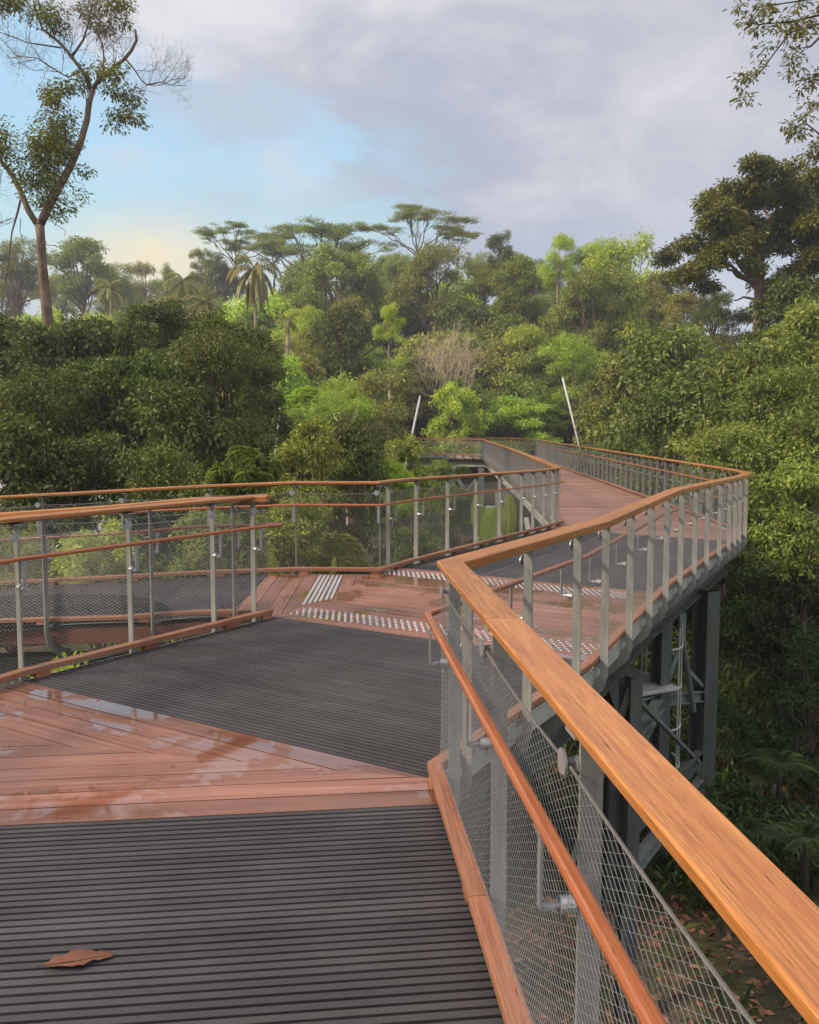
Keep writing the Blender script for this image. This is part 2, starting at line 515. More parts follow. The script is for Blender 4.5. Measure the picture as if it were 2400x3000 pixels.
# ------------------------------------------------------------------ railing pieces, one mesh of each kind, shared by all posts
def post_mesh():
    t = .006
    prof = [(.078, 1.01), (.130, 1.01), (.134, -.06), (.105, -.16), (-.10, -.36), (-.20, -.36), (-.20, -.27), (-.10, -.24), (.080, -.05)]
    mb = MB(); n = len(prof)
    vs = [(x, -t, z) for x, z in prof] + [(x, t, z) for x, z in prof]
    fs = [tuple(range(n)), tuple(range(2 * n - 1, n - 1, -1))] + [(i + n, (i + 1) % n + n, (i + 1) % n, i) for i in range(n)]
    mb.add(vs, fs)
    mb.box((.104, 0, 1.004), (.10, .07, .008))
    return mb


def disc_mesh():
    mb = MB()
    mb.tube([(.046, .034, .925), (.052, .034, .925)], .030, 20)
    mb.tube([(.052, .034, .925), (.074, .034, .925)], .010, 8)
    mb.box((.082, .018, .925), (.016, .036, .022))
    return mb


def bracket_mesh():
    mb = MB()
    mb.tube([(.040, .010, .60), (.074, .010, .60)], .021, 14)
    mb.tube([(-.005, .010, .60), (.042, .010, .60)], .0075, 8)
    mb.box((-.006, .010, .6885), (.007, .026, .180))
    mb.box((.012, .010, .5985), (.030, .026, .006))
    mb.box((-.004, .010, .7785), (.026, .050, .004))
    return mb


def clamp_mesh():
    mb = MB()
    mb.tube([(.030, .028, .004), (.036, .028, .004)], .023, 16)
    mb.tube([(.036, .028, .004), (.078, .028, .004)], .008, 8)
    mb.box((.066, .016, .004), (.016, .034, .03))
    return mb


_tmp = []
def proto(name, mb, mat, smooth=False):
    o = mb.build(name, mat, smooth=smooth); me = o.data; bpy.data.objects.remove(o); return me


PM = {'post': proto('post', post_mesh(), M['post']), 'disc': proto('clamp_disc', disc_mesh(), M['galv']),
      'bracket': proto('handrail_bracket', bracket_mesh(), M['galv']), 'clamp': proto('net_clamp', clamp_mesh(), M['galv'])}
HR = [(-.016, .783), (-.013, .780), (.013, .780), (.016, .783), (.018, .796), (.015, .802), (.009, .805), (-.009, .805), (-.015, .802), (-.018, .796)]
TR = [(.044, 1.024), (.159, 1.003), (.163, 1.007), (.163, 1.046), (.158, 1.051), (.045, 1.051), (.040, 1.046), (.040, 1.028)]
KP = [(.0, .038), (.066, .038), (.070, .042), (.070, .071), (.066, .075), (.004, .075), (0, .071)]


def net(ln, t0, t1, cell, rad, parent, posts, hs=1.0):
    """diamond cable net: every cable is a zigzag of thin three-sided rods"""
    cx, cz = cell
    zb, zt = .004, .925 * hs
    n = max(2, int((t1 - t0) / (cx / 2))); rows = int((zt - zb) / (cz / 2))
    ts = np.linspace(t0, t1, n + 1)
    base = np.array([list(ln.P(t, .058, 0)) for t in ts]); outv = np.array([list(ln.out(t)) + [0] for t in ts])
    pp = np.array(sorted(posts + [t0, t1]))
    idx = np.clip(np.searchsorted(pp, ts), 1, len(pp) - 1)
    gap = pp[idx] - pp[idx - 1]; fr = (ts - pp[idx - 1]) / np.maximum(gap, 1e-3)
    sag = 4 * fr * (1 - fr) * np.minimum(gap, 1.2) * .014
    VV = []; FF = []; nv = 0
    for k in range(rows):
        h = k / rows
        up = ((np.arange(n + 1) + k) % 2)
        z = zb + (k + up) * (zt - zb) / rows
        zz = z - sag * (2 * h - 1) - .004 * np.sin(ts * 2.1 + k * .11)
        bow = .010 * np.sin(np.pi * h) * np.sin(ts * 1.7 + 1)
        c = base + outv * bow[:, None]; c[:, 2] += zz
        ring = []
        for j in range(3):
            a = 2 * math.pi * j / 3 + .5
            ring.append(c + outv * (math.cos(a) * rad) + np.array([0, 0, math.sin(a) * rad]))
        V = np.stack(ring, 1).reshape(-1, 3)
        i0 = np.arange(n) * 3
        for j in range(3):
            j2 = (j + 1) % 3
            FF.append(np.stack([i0 + j, i0 + j2, i0 + 3 + j2, i0 + 3 + j], 1) + nv)
        VV.append(V); nv += len(V)
    return np_mesh('cable_net', np.concatenate(VV), np.concatenate(FF), M['cable'], parent)


def railing(key, name, label, us=None, ts=None, brd=.0024, spacing=.68, cell=(.045, .025), rad=.00095, seg=2.6, hs=1.0, kerbgap=.0, group='railings of the elevated walkway'):
    ln = LN[key]
    r0 = root(name, ln.P(ln.L / 2), label, 'railing', group)
    if us: ts = [t for t in (ln.hit(u) for u in us) if t is not None]
    if ts is None: ts = []
    ts = sorted(ts)
    if not ts: ts = [ .15 ]
    while ts[-1] + spacing < ln.L - .05: ts.append(ts[-1] + spacing)
    while ts[0] - spacing > .05: ts.insert(0, ts[0] - spacing)
    # top rail in planks butted end to end
    TRs = [(o, z * hs) for o, z in TR]; HRs = [(o, z * hs) for o, z in HR]
    mb = MB(); t = 0; i = 0
    rr = random.Random(hash(key) % 97 if False else sum(map(ord, key)))
    while t < ln.L - .01:
        e = min(ln.L, t + seg * (.85 + .3 * rr.random()))
        if ln.L - e < .6: e = ln.L
        ln.sweep(mb, TRs, t, e - (.003 if e < ln.L else 0), rr.random()); t = e
    mb.build('top_rail', M['rail'], r0)
    mb = MB(); ln.sweep(mb, HRs, 0.0, ln.L, .5); mb.build('handrail', M['handrail'], r0, smooth=False)
    mb = MB(); t = 0
    while t < ln.L - .01:
        e = min(ln.L, t + seg * (.8 + .4 * rr.random()))
        if ln.L - e < .5: e = ln.L
        ln.sweep(mb, KP, t, e - (.003 if e < ln.L else 0), rr.random()); t = e
    for t in ts:
        tt = min(ln.L - .06, t + .10); p = ln.P(tt, .036, .019); o = ln.out(tt)
        mb.box(p, (.062, .10, .0375), math.atan2(o.y, o.x), rr.random())
    mb.build('kerb', M['kerb'], r0)
    mb = MB()
    for z, rd, off in ((.925 * hs, brd, .058), (.004, brd, .058)):
        pts = []
        tt = list(np.arange(0, ln.L, .12)) + [ln.L]
        pp = sorted(ts + [0, ln.L])
        for t in tt:
            i = min(max(int(np.searchsorted(pp, t)), 1), len(pp) - 1); g = pp[i] - pp[i - 1]; f = (t - pp[i - 1]) / max(g, 1e-3)
            sg = 4 * f * (1 - f) * min(g, 1.2) * .014 * (-1 if z > .5 else 1)
            pts.append(ln.P(t, off, z + sg))
        mb.tube(pts, rd, 5)
    mb.build('border_cable', M['cable'], r0)
    net(ln, 0.0, ln.L, cell, rad, r0, ts, hs)
    for i, t in enumerate(ts):
        p = ln.P(t); o = ln.out(t); a = math.atan2(o.y, o.x)
        po = bpy.data.objects.new('post', PM['post']); COL.objects.link(po); po.parent = r0
        po.location = p - Vector(r0.location); po.rotation_euler = (0, 0, a); po.scale = (1, 1, hs)
        for nm, kk in (('clamp_disc', 'disc'), ('handrail_bracket', 'bracket'), ('net_clamp', 'clamp')):
            q = bpy.data.objects.new(nm, PM[kk]); COL.objects.link(q); q.parent = po
    return r0


railing('R1', 'railing', 'closest railing, its broad orange top rail running out of the lower right corner', ts=[.70, 1.61, 2.53, 3.46, 4.40], spacing=.92, seg=3.6, brd=.0036)
railing('R2', 'railing', 'right-hand railing curving outward above the steel tower, seen from its outer side',
        us=[1541, 1687, 1770, 1843, 1903, 1951, 1993, 2035, 2071, 2108, 2136, 2153, 2167], spacing=.68, seg=3.4)
railing('L1', 'railing', 'left railing beside the dark grip panel, ending at the wet timber landing', us=[45, 375, 625, 740], spacing=.9, seg=2.9, hs=1.03)
railing('L2', 'railing', 'railing on the near side of the left ramp, mostly hidden behind the nearer left railing', us=[139, 447, 690], hs=1.03, spacing=1.0, cell=(.055, .03), rad=.001)
railing('L3a', 'railing', 'far-side railing of the left ramp, running across the green shrubs', us=[127, 370, 620, 863, 1095], spacing=1.0, cell=(.055, .03), rad=.0011, seg=2.4)
railing('L3b', 'railing', 'middle railing along the third grip panel, ending where the far leg begins', us=[1142, 1219, 1312, 1394, 1463, 1528, 1562, 1594, 1620], spacing=.68, cell=(.06, .034), rad=.0012)
railing('R3', 'railing', 'long railing on the right of the far leg, against the glossy green bushes', spacing=.68, cell=(.10, .06), rad=.0016)
railing('F1', 'railing', 'long railing on the left of the far leg, seen edge-on as a pale screen', spacing=.68, cell=(.10, .06), rad=.0015)
railing('F2', 'railing', 'distant inner railing of the last stretch, turning left behind the leafy treetop', spacing=.60, cell=(.2, .12), rad=.003)
railing('R4', 'railing', 'farthest outer railing closing the last bend of the walkway', spacing=.90, cell=(.2, .12), rad=.003)

# apex where the handrails of the left railing and the ramp railing turn into each other
mb = MB()
a0 = LN['L1'].P(LN['L1'].L - .02, 0, .787 * 1.03); b0 = LN['L2'].P(.05, 0, .787 * 1.03)
d = (LN['L1'].P(LN['L1'].L, 0, 0) - LN['L1'].P(LN['L1'].L - .3, 0, 0)).normalized()
mb.tube([a0, a0 + d * .10, a0 + d * .17 + Vector((-.02, .02, 0)), b0 + d * .15 + Vector((0, .02, 0)), b0 + Vector((0, .02, 0))], .018, 10)
lo = mb.build('handrail_end', M['handrail'], None, smooth=True)
tag(lo, 'rounded wooden loop joining two handrails at the tip of the left railing', 'handrail end')

# ------------------------------------------------------------------ deck boards
def clip(poly, n, d):
    """keep the side of a convex polygon where n.p <= d"""
    out = []
    for i in range(len(poly)):
        a, b = poly[i], poly[(i + 1) % len(poly)]
        da = a[0] * n[0] + a[1] * n[1] - d; db = b[0] * n[0] + b[1] * n[1] - d
        if da <= 0: out.append(a)
        if (da < 0 < db) or (db < 0 < da):
            f = da / (da - db); out.append((a[0] + (b[0] - a[0]) * f, a[1] + (b[1] - a[1]) * f))
    return out


def slab(mb, poly, zf, ztop, th, dirv, rnd):
    if len(poly) < 3: return
    area = sum(poly[i][0] * poly[(i + 1) % len(poly)][1] - poly[(i + 1) % len(poly)][0] * poly[i][1] for i in range(len(poly))) / 2
    if abs(area) < 2e-5: return
    if area < 0: poly = poly[::-1]
    n = len(poly); nr = (-dirv[1], dirv[0])
    uv = lambda p: (p[0] * dirv[0] + p[1] * dirv[1], p[0] * nr[0] + p[1] * nr[1])
    top = [(x, y, zf(x, y) + ztop) for x, y in poly]; bot = [(x, y, z - th) for x, y, z in top]
    fs = [tuple(range(n)), tuple(range(2 * n - 1, n - 1, -1))]; uvs = [[uv(p) for p in poly], [uv(p) for p in poly[::-1]]]
    for i in range(n):
        j = (i + 1) % n
        fs.append((i + n, j + n, j, i)); uvs.append([uv(poly[i]), uv(poly[j]), uv(poly[j]), uv(poly[i])])
    mb.add(top + bot, fs, uvs, rnd)


def boards(mb, poly, p0, ang, pitch, gap, zf, ztop=0.0, th=.03, split=None):
    dv = (math.cos(ang), math.sin(ang)); nv = (-dv[1], dv[0])
    off0 = p0[0] * nv[0] + p0[1] * nv[1]
    vals = [p[0] * nv[0] + p[1] * nv[1] for p in poly]
    k0 = math.floor((min(vals) - off0) / pitch) - 1; k1 = math.ceil((max(vals) - off0) / pitch) + 1
    for k in range(k0, k1):
        lo = off0 + k * pitch + gap / 2; hi = off0 + (k + 1) * pitch - gap / 2
        q = clip(poly, nv, hi); q = clip(q, (-nv[0], -nv[1]), -lo) if q else q
        if len(q) >= 3: 
            rn = random.random()
            slab(mb, q, zf, ztop + random.uniform(-.0006, .0006), th, dv, rn)


def on(key, t, off=.03):
    p = LN[key].P(t, off); return (p.x, p.y)


def cross(p, ang, key, off=.03):
    """where a straight line through p at angle ang meets an edge line"""
    dv = (math.cos(ang), math.sin(ang)); nv = (-dv[1], dv[0]); ln = LN[key]; prev = None
    for t in np.linspace(0, ln.L, 900):
        q = ln.P(t, off); e = (q.x - p[0]) * nv[0] + (q.y - p[1]) * nv[1]
        if prev is not None and prev * e <= 0: return (q.x, q.y), float(t)
        prev = e
    return None, None


walk = root('path', (0, 0, 0), kind='structure')
walk['label'] = 'elevated walkway deck of wet red timber and dark grip boards'
AA = math.atan(.1026); AB = math.atan(-.553); AC = AB
# near grip panel
pA = (.125, 3.443)
cR1, tR = cross(pA, AA, 'R1'); cL1, tL = cross(pA, AA, 'L1')
near_poly = [on('R1', 0), cR1, cL1, on('L1', LN['L1'].c[0])]
tim = MB(); grp = MB(); gb = MB()


def gripfill(poly, p0, ang, zf):
    boards(grp, poly, p0, ang, .0380, .0122, zf, 0.0, .022)
    slab(gb, poly, lambda x, y: zf(x, y), -.024, .02, (1, 0), .5)


gripfill(near_poly, pA, AA, z_main)
# landing 1: two sets of boards meeting on a mitre
apex = on('R1', LN['R1'].L - .02)
pB = (-1.2, apex[1] - (-1.2 - apex[0]) * .553)
cL2, tL2 = cross(pB, AB, 'L1')
mit_ang = (AA + AB) / 2
far_m = (apex[0] - 3.4, apex[1] - 3.4 * math.tan(mit_ang))
ml, tml = cross(apex, mit_ang, 'L1')
kL = LN['L1'].nm
bend1 = on('L1', LN['L1'].c[[i for i, p in enumerate(LN['L1'].p) if abs(p[0] + 3.35) < .02 and abs(p[1] - 3.5) < .02][0]])
bend2 = on('L1', LN['L1'].c[[i for i, p in enumerate(LN['L1'].p) if abs(p[0] + 2.53) < .02 and abs(p[1] - 5.17) < .02][0]])
polA = [cR1, apex, ml, cL1] if tml < tL + .2 else [cR1, apex, ml, bend1, cL1]
if tml > 0:
    boards(tim, [cR1, apex, ml] + ([cL1]), pA, AA, .145, .007, z_main)
    boards(tim, [apex, cL2, ml], pB, AB, .145, .0085, z_main)
# second grip panel
pC = (-1.23, 7.018)
c2r, t2r = cross((.184, 6.227), AC, 'R2'); c2l = (-1.20, 6.96)
A2 = on('R2', 0)
polys2 = [[apex, A2, on('R2', LN['R2'].c[2]), c2r, c2l, cL2]]
gripfill([apex, A2, c2r, c2l, cL2], pB, AB, z_main)
bendA = LN['R2'].P(2.008, .03)
if t2r > 2.0: gripfill([A2, (bendA.x, bendA.y), c2r], pB, AB, z_main)
# landing 2
p3n = (.43, 9.13); c3r, t3r = cross(p3n, AC, 'R2'); c3l, t3l = cross(p3n, AC, 'L3b')
bendC = on('L3b', 0); lb0 = LN['L3b'].P(.6406, .03)
polyC = [c2l, c2r, (c3r if t3r < 5.1 else c3r), c3l, bendC]
boards(tim, [c2l, c2r, c3r, c3l, bendC], (.184, 6.227), AC, .145, .0085, z_main)
bB = LN['R2'].P(2.008, .03)
if t2r < 2.0: boards(tim, [c2r, (bB.x, bB.y), c3r], (.184, 6.227), AC, .145, .0085, z_main)
lA, _ = cross((-1.60, 8.0), R(90), 'L3a'); lB, _ = cross((-1.60, 8.0), R(90), 'L2')
boards(tim, [c2l, bendC, lA, lB], (-1.60, 8.0), R(91), .145, .007, z_left)
# left ramp
l3w = on('L3a', 0); l2w = on('L2', LN['L2'].L); l2m = LN['L2'].P(2.63, .03)
gripfill([lB, lA, l3w, l2w], (-1.60, 8.0), R(91), z_left)
# third grip panel and the timber beyond
NF = .488, .873
pF = (2.66, 13.88); cFr, tFr = cross(pF, AC, 'R2'); cFl, tFl = cross(pF, AC, 'L3b')
bBend = LN['R2'].P(2.008 + 3.095, .03)
gripfill([c3l, c3r, cFr, cFl], p3n, AC, z_main)
if t3r < 5.10 < tFr: gripfill([c3r, (bBend.x, bBend.y), cFr], p3n, AC, z_main)
crn = on('R2', LN['R2'].L); crl = on('L3b', LN['L3b'].L)
boards(tim, [cFl, cFr, crn, crl], pF, AC, .145, .0085, z_main)
prev = (crl, crn)
r3 = [on('R3', LN['R3'].L * f) for f in np.linspace(0, 1, 9)]; f1 = [on('F1', LN['F1'].L * f) for f in np.linspace(0, 1, 9)]
for i in range(8):
    boards(tim, [f1[i], r3[i], r3[i + 1], f1[i + 1]], (3, 15), R(-2), .145, .0085, z_main)
boards(tim, [f1[8], r3[8], on('R4', 4.38), on('F2', 3.28)], (3, 46), R(-4), .2, .008, z_main)
boards(tim, [on('F2', 3.28), on('R4', 4.38), on('R4', LN['R4'].L), on('F2', LN['F2'].L)], (3, 46), R(84), .2, .008, z_main)
for q, zf in (([cR1, apex, cL2, ml, cL1], z_main), ([c2l, c2r, c3r, c3l, bendC], z_main), ([c2l, bendC, lA, lB], z_left), ([cFl, cFr, crn, crl], z_main)): slab(gb, q, zf, -.014, .02, (1, 0), .5)  # black sheet added under the timber so its gaps read as shade
for i in range(8): slab(gb, [f1[i], r3[i], r3[i + 1], f1[i + 1]], z_main, -.014, .02, (1, 0), .5)
tim.build('timber_boards', M['deck'], walk)
grp.build('grip_boards', M['grip'], walk)
gb.build('gap_shade_base', M['gapshade'], walk)
# steel edging and beams that carry the boards
eb = MB()
for k in LN:
    if k == 'L2': continue
    LN[k].sweep(eb, [(.031, -.12), (.043, -.12), (.043, -.003), (.031, -.003)])
eb.build('edge_angle', M['paleframe'], walk)
bm = MB()
for k in ('R1', 'R2', 'R3', 'L1', 'L2'):
    LN[k].sweep(bm, [(-.36, -.60), (-.16, -.60), (-.16, -.585), (-.25, -.58), (-.25, -.375), (-.16, -.37), (-.16, -.355), (-.36, -.355), (-.36, -.37), (-.27, -.375), (-.27, -.58), (-.36, -.585)])
bm.build('edge_beam', M['beam'], walk)
bm = MB()
for k in ('F1', 'F2', 'L3a', 'L3b', 'R4'):
    LN[k].sweep(bm, [(-.36, -.60), (-.10, -.60), (-.10, -.585), (-.22, -.58), (-.22, -.375), (-.10, -.37), (-.10, -.355), (-.36, -.355)])
bm.build('far_edge_beam', M['paleframe'], walk)
bm = MB()
LN['L2'].sweep(bm, [(.005, -.175), (.042, -.175), (.042, -.035), (.005, -.035)])
for k in ('F2', 'R3', 'F1', 'L3b'):
    LN[k].sweep(bm, [(-.03, -.22), (-.005, -.22), (-.005, -.035), (-.03, -.035)])
bm.build('fascia_board', M['fascia'], walk)
# joists under the boards
bm = MB()
for y in np.arange(-.5, 3.4, .6): bm.bar((-3.4, y, -.09), (.2 + .0, y + .35, -.09), .08, .10)
bm.build('joist', M['beam'], walk)

# ------------------------------------------------------------------ tactile strips
def stud_mb(mb, p, z):
    k = 10; r0, r1 = .0155, .011
    vs = [(p[0] + r0 * math.cos(2 * math.pi * q / k), p[1] + r0 * math.sin(2 * math.pi * q / k), z + .001) for q in range(k)] + \
         [(p[0] + r1 * math.cos(2 * math.pi * q / k), p[1] + r1 * math.sin(2 * math.pi * q / k), z + .006) for q in range(k)]
    mb.add(vs, [(q, (q + 1) % k, (q + 1) % k + k, q + k) for q in range(k)] + [tuple(range(k, 2 * k))])


_m = MB(); stud_mb(_m, (0, 0), 0); STUD = proto('stud', _m, M['stud'])


def studs(label, a, b, width, rows, name='tactile_strip'):
    """the nearest hundred studs are parts of their own, the rest one mesh"""
    a, b = Vector(a), Vector(b); d = (b - a).normalized(); n = Vector((-d.y, d.x)); L = (b - a).length
    r0 = root(name, (a.x, a.y, z_main(a.x, a.y)), label, 'tactile paving'); st = .064; P = []
    for i in range(int(L / st)):
        for j in range(rows): P.append(a + d * (i * st + (.5 * st if j % 2 else 0)) + n * ((j - (rows - 1) / 2) * width / rows))
    P.sort(key=lambda p: p.length); mb = MB()
    for i, p in enumerate(P):
        z = z_main(p.x, p.y)
        if i < 100:
            o = bpy.data.objects.new('stud', STUD); COL.objects.link(o); o.parent = r0; o.location = Vector((p.x, p.y, z)) - Vector(r0.location)
        else: stud_mb(mb, p, z)
    tag(mb.build('studs', M['stud'], r0), kind='stuff')


dC = Vector((math.cos(AC), math.sin(AC))); nC = Vector((-dC.y, dC.x))
s0 = Vector(c2l) + nC * .30 + dC * .06; s1 = Vector(c2r) + nC * .30 + dC * .05
studs('near strip of round silver tactile studs beside the dark grip panel on the wet landing', s0, s1, .30, 6)
s0 = Vector(c3l) - nC * .30 + dC * .02; s1 = Vector(c3r) - nC * .30 - dC * .2
studs('far strip of round silver tactile studs in front of the next dark panel', s0, s1, .30, 6)
mb = MB()
for x in (-1.0, -.95, -.905, -.86, -.81, -.765):
    y0 = 7.42 + (x + 1.0) * 1.2
    mb.box((x, (y0 + 8.93) / 2, .0035), (.026, 8.93 - y0, .005))
tag(mb.build('tactile_strip', M['stud'], bevel=.001), 'parallel silver guide bars leading off the landing towards the left railing', 'tactile paving')

# ------------------------------------------------------------------ dead leaf on the grip boards
def dead_leaf():
    mb = MB(); n = 14; pts = []
    rr = random.Random(4)
    up = []; dn = []
    for i in range(n + 1):
        t = i / n; w = .034 * math.sin(math.pi * min(1, t * 1.02)) ** .6 * (1 + .35 * (rr.random() - .5))
        if i in (0,): w = 0
        x = -.105 + .21 * t; z = .010 + .012 * math.sin(t * 5) * .5
        up.append((x, w * (1.1 if t > .4 else .9), z + .008 * rr.random())); dn.append((x, -w * (1.05 if t < .6 else .55), z + .006 * rr.random()))
    mid = [(-.105 + .21 * i / n, .002 * math.sin(i), .006) for i in range(n + 1)]
    vs = up + mid + dn
    fs = []
    for i in range(n):
        fs.append((i, n + 1 + i, n + 2 + i, i + 1)); fs.append((n + 1 + i, 2 * (n + 1) + i, 2 * (n + 1) + i + 1, n + 2 + i))
    mb.add(vs, fs, None, .12)
    o = mb.build('fallen_leaf', M['deadleaf'], smooth=True)
    so = o.modifiers.new('thick', 'SOLIDIFY'); so.thickness = .0012
    return o


lf = dead_leaf()
mb = MB(); mb.tube([(-.13 + .235 * i / 10, .002 * math.sin(i), .0085 + .001 * math.sin(i * 2)) for i in range(11)], [.0022 - .00018 * i for i in range(11)], 5)
rib = mb.build('midrib', M['barkdark'], lf); rib.location = (0, 0, 0)
p = at(240, 2.47); lf.location = (-1.035, 2.385, .002); lf.rotation_euler = (0, 0, R(15))
tag(lf, 'curled brown dead leaf lying on the nearest dark grip boards', 'leaf')
mb = MB(); mb.add([(-.02, 0, 0), (0, -.008, .004), (.02, 0, .02), (0, .008, .006)], [(0, 1, 2, 3)], None, .3)
l2 = mb.build('fallen_leaf', M['deadleaf']); q = (-1.93, 4.62); l2.location = (q[0], q[1], .004); l2.rotation_euler = (0, 0, 1.2)
tag(l2, 'tiny dark leaf scrap on the wet timber near the left kerb', 'leaf')

# ------------------------------------------------------------------ steel towers
def tower_right():
    r0 = root('support_tower', at(1990, 9.3, z=-3.3), 'dark green steel support tower with diagonal braces under the right-hand railing', 'steel tower')
    def part(name, mb, mat='beam'): return mb.build(name, M[mat], r0)
    cols = [(at(1862, 7.15), .15), (at(2080, 11.0), .26), (at(1950, 9.4), .17), (at(1805, 8.6), .13)]
    for (c, w) in cols:
        mb = MB(); mb.ibeam((c.x, c.y, -3.9), (c.x, c.y, -.60), w, w, .016, up=(.5, -.85, 0)); part('column', mb, 'beam' if w > .16 or w < .14 else 'beam')
    A, B, C, D = [c[0] for c in cols]
    lev = lambda p, z: Vector((p.x, p.y, z))
    for (a, b, za, zb, h, m) in [(A, B, -2.05, -2.95, .16, 'beam'), (A, C, -1.35, -1.62, .15, 'strut'), (C, B, -1.6, -2.1, .14, 'strut'),
                                 (A, B, -2.50, -3.35, .13, 'strut'), (D, A, -1.20, -1.20, .14, 'strut'), (D, C, -1.5, -1.55, .12, 'strut')]:
        mb = MB(); mb.ibeam(lev(a, za), lev(b, zb), .12, h, .012); part('cross_beam', mb, m)
    for (a, b, za, zb, w, m) in [(A, B, -.75, -3.1, .05, 'strut'), (A, B, -1.05, -3.6, .045, 'strut'), (A, A + Vector((-.5, .2, 0)), -.7, -2.6, .075, 'strut'),
                                 (C, B, -.9, -2.0, .07, 'strut')]:
        mb = MB(); mb.bar(lev(a, za), lev(b, zb), w, w * .8); part('brace', mb, m)
    P = at(2012, 9.8); top = lev(P, -.95)
    mb = MB(); mb.box((P.x, P.y, -.85), (.08, .02, .42)); part('gusset_plate', mb, 'strut')
    for q, zz in ((at(1958, 9.6), -1.6), (at(2052, 10.4), -2.1)):
        mb = MB(); mb.tube([top, lev(q, zz)], .036, 10); part('tie_rod', mb, 'strut')
    return r0


tower_right()


def ladder():
    r0 = root('caged_ladder', at(1915, 9.9, z=-3.5), 'pale caged access ladder standing inside the steel tower', 'ladder')
    c = at(1905, 9.9)
    for dx in (0, .28):
        mb = MB(); mb.tube([(c.x + dx, c.y, -3.9), (c.x + dx, c.y, -.7)], .018, 8); mb.build('stile', M['paleframe'], r0)
    mb = MB()
    for z in np.arange(-3.7, -.8, .28): mb.tube([(c.x, c.y, z), (c.x + .28, c.y, z)], .011, 6)
    mb.build('rungs', M['paleframe'], r0)
    mb = MB()
    for z in np.arange(-3.0, -.75, .5):
        mb.tube([(c.x + .14 + .26 * math.cos(a), c.y - .05 - .42 * math.sin(a), z) for a in np.linspace(-.3, math.pi + .3, 12)], .014, 6)
    for a in (.3, 1.0, 1.57, 2.1, 2.8): mb.tube([(c.x + .14 + .26 * math.cos(a), c.y - .05 - .42 * math.sin(a), z) for z in (-3.0, -.75)], .011, 6)
    mb.build('cage', M['paleframe'], r0)


ladder()
# concrete footing pad that shows pale beneath the deck
mb = MB(); c = at(1800, 9.6); mb.box((c.x, c.y, -1.42), (1.1, 1.2, .045), .4)
tag(mb.build('maintenance_platform', M['paleframe'], bevel=.01), 'pale flat maintenance platform under the deck beside the tower', 'platform')


def far_frame(name, label, specs, braces, zb):
    c0 = specs[0]
    r0 = root(name, (c0[0], c0[1], zb), label, 'steel frame')
    for (x, y, w, zt) in specs:
        mb = MB(); mb.bar((x, y, zb), (x, y, zt), w, w, up=(0, 1, 0)); mb.build('column', M['paleframe'], r0)
    for a, b, w in braces:
        mb = MB(); mb.bar(a, b, w, w); mb.build('brace', M['paleframe'], r0)


u1, u2, u3 = at(1325, 46.3), at(1410, 45.5), at(1423, 40)
far_frame('steel_trestle', 'pale braced steel frame under the farthest bend of the walkway', [(u1.x, u1.y, .34, -.73), (u2.x, u2.y, .3, -.73)],
          [((u1.x, u1.y, -.9), (u1.x - 1.4, u1.y + .6, -3.6), .16), ((u1.x, u1.y, -.9), (u2.x, u2.y, -3.4), .16), ((u2.x, u2.y, -.9), (u1.x, u1.y, -3.4), .16)], -4.5)
q1, q2 = at(1427, 24), at(1498, 19)
far_frame('steel_trestle', 'pale steel frame with slanting pipes below the left edge of the far leg', [(q1.x + .1, q1.y, .28, -.73), (3.25, 19.0, .25, -.73), (3.4, 30, .3, -.73)],
          [((q1.x + .1, q1.y, -.8), (3.1, 21.0, -3.3), .12), ((3.15, 19, -.8), (2.7, 22.0, -3.4), .10), ((3.05, 17.2, -3.0), (3.0, 20.5, -.7), .10)], -4.2)
far_frame('steel_trestle', 'pale frame under the third grip panel, seen through the middle railing', [(3.2, 13.5, .18, -.6), (1.9, 11.6, .16, -.6)],
          [((3.2, 13.5, -.8), (1.9, 11.6, -2.9), .07), ((1.9, 11.6, -.8), (3.2, 13.5, -2.9), .07)], -4.0)

# ------------------------------------------------------------------ terrain
def sstep(a, b, x): 
    t = np.clip((x - a) / (b - a), 0, 1); return t * t * (3 - 2 * t)


def terrain(x, y):
    x = np.asarray(x, float); y = np.asarray(y, float)
    h = -3.7 + .22 * np.sin(x * .7 + 1) * np.cos(y * .5) + .10 * np.sin(x * 2.1) * np.sin(y * 1.7 + 2)
    d = np.hypot(x, y)
    ridge = 12.5 * sstep(42, 118, y) * (1 - .55 * sstep(-8, -48, x)) * (1 - .75 * sstep(32, 50, x))
    und = 1.2 * np.sin(x * .08 + 1) * np.sin(y * .06) * sstep(40, 80, d)
    return h + ridge + und + .9 * sstep(-5, -16, x) * sstep(30, 5, y)


def T(x, y): return float(terrain(x, y))


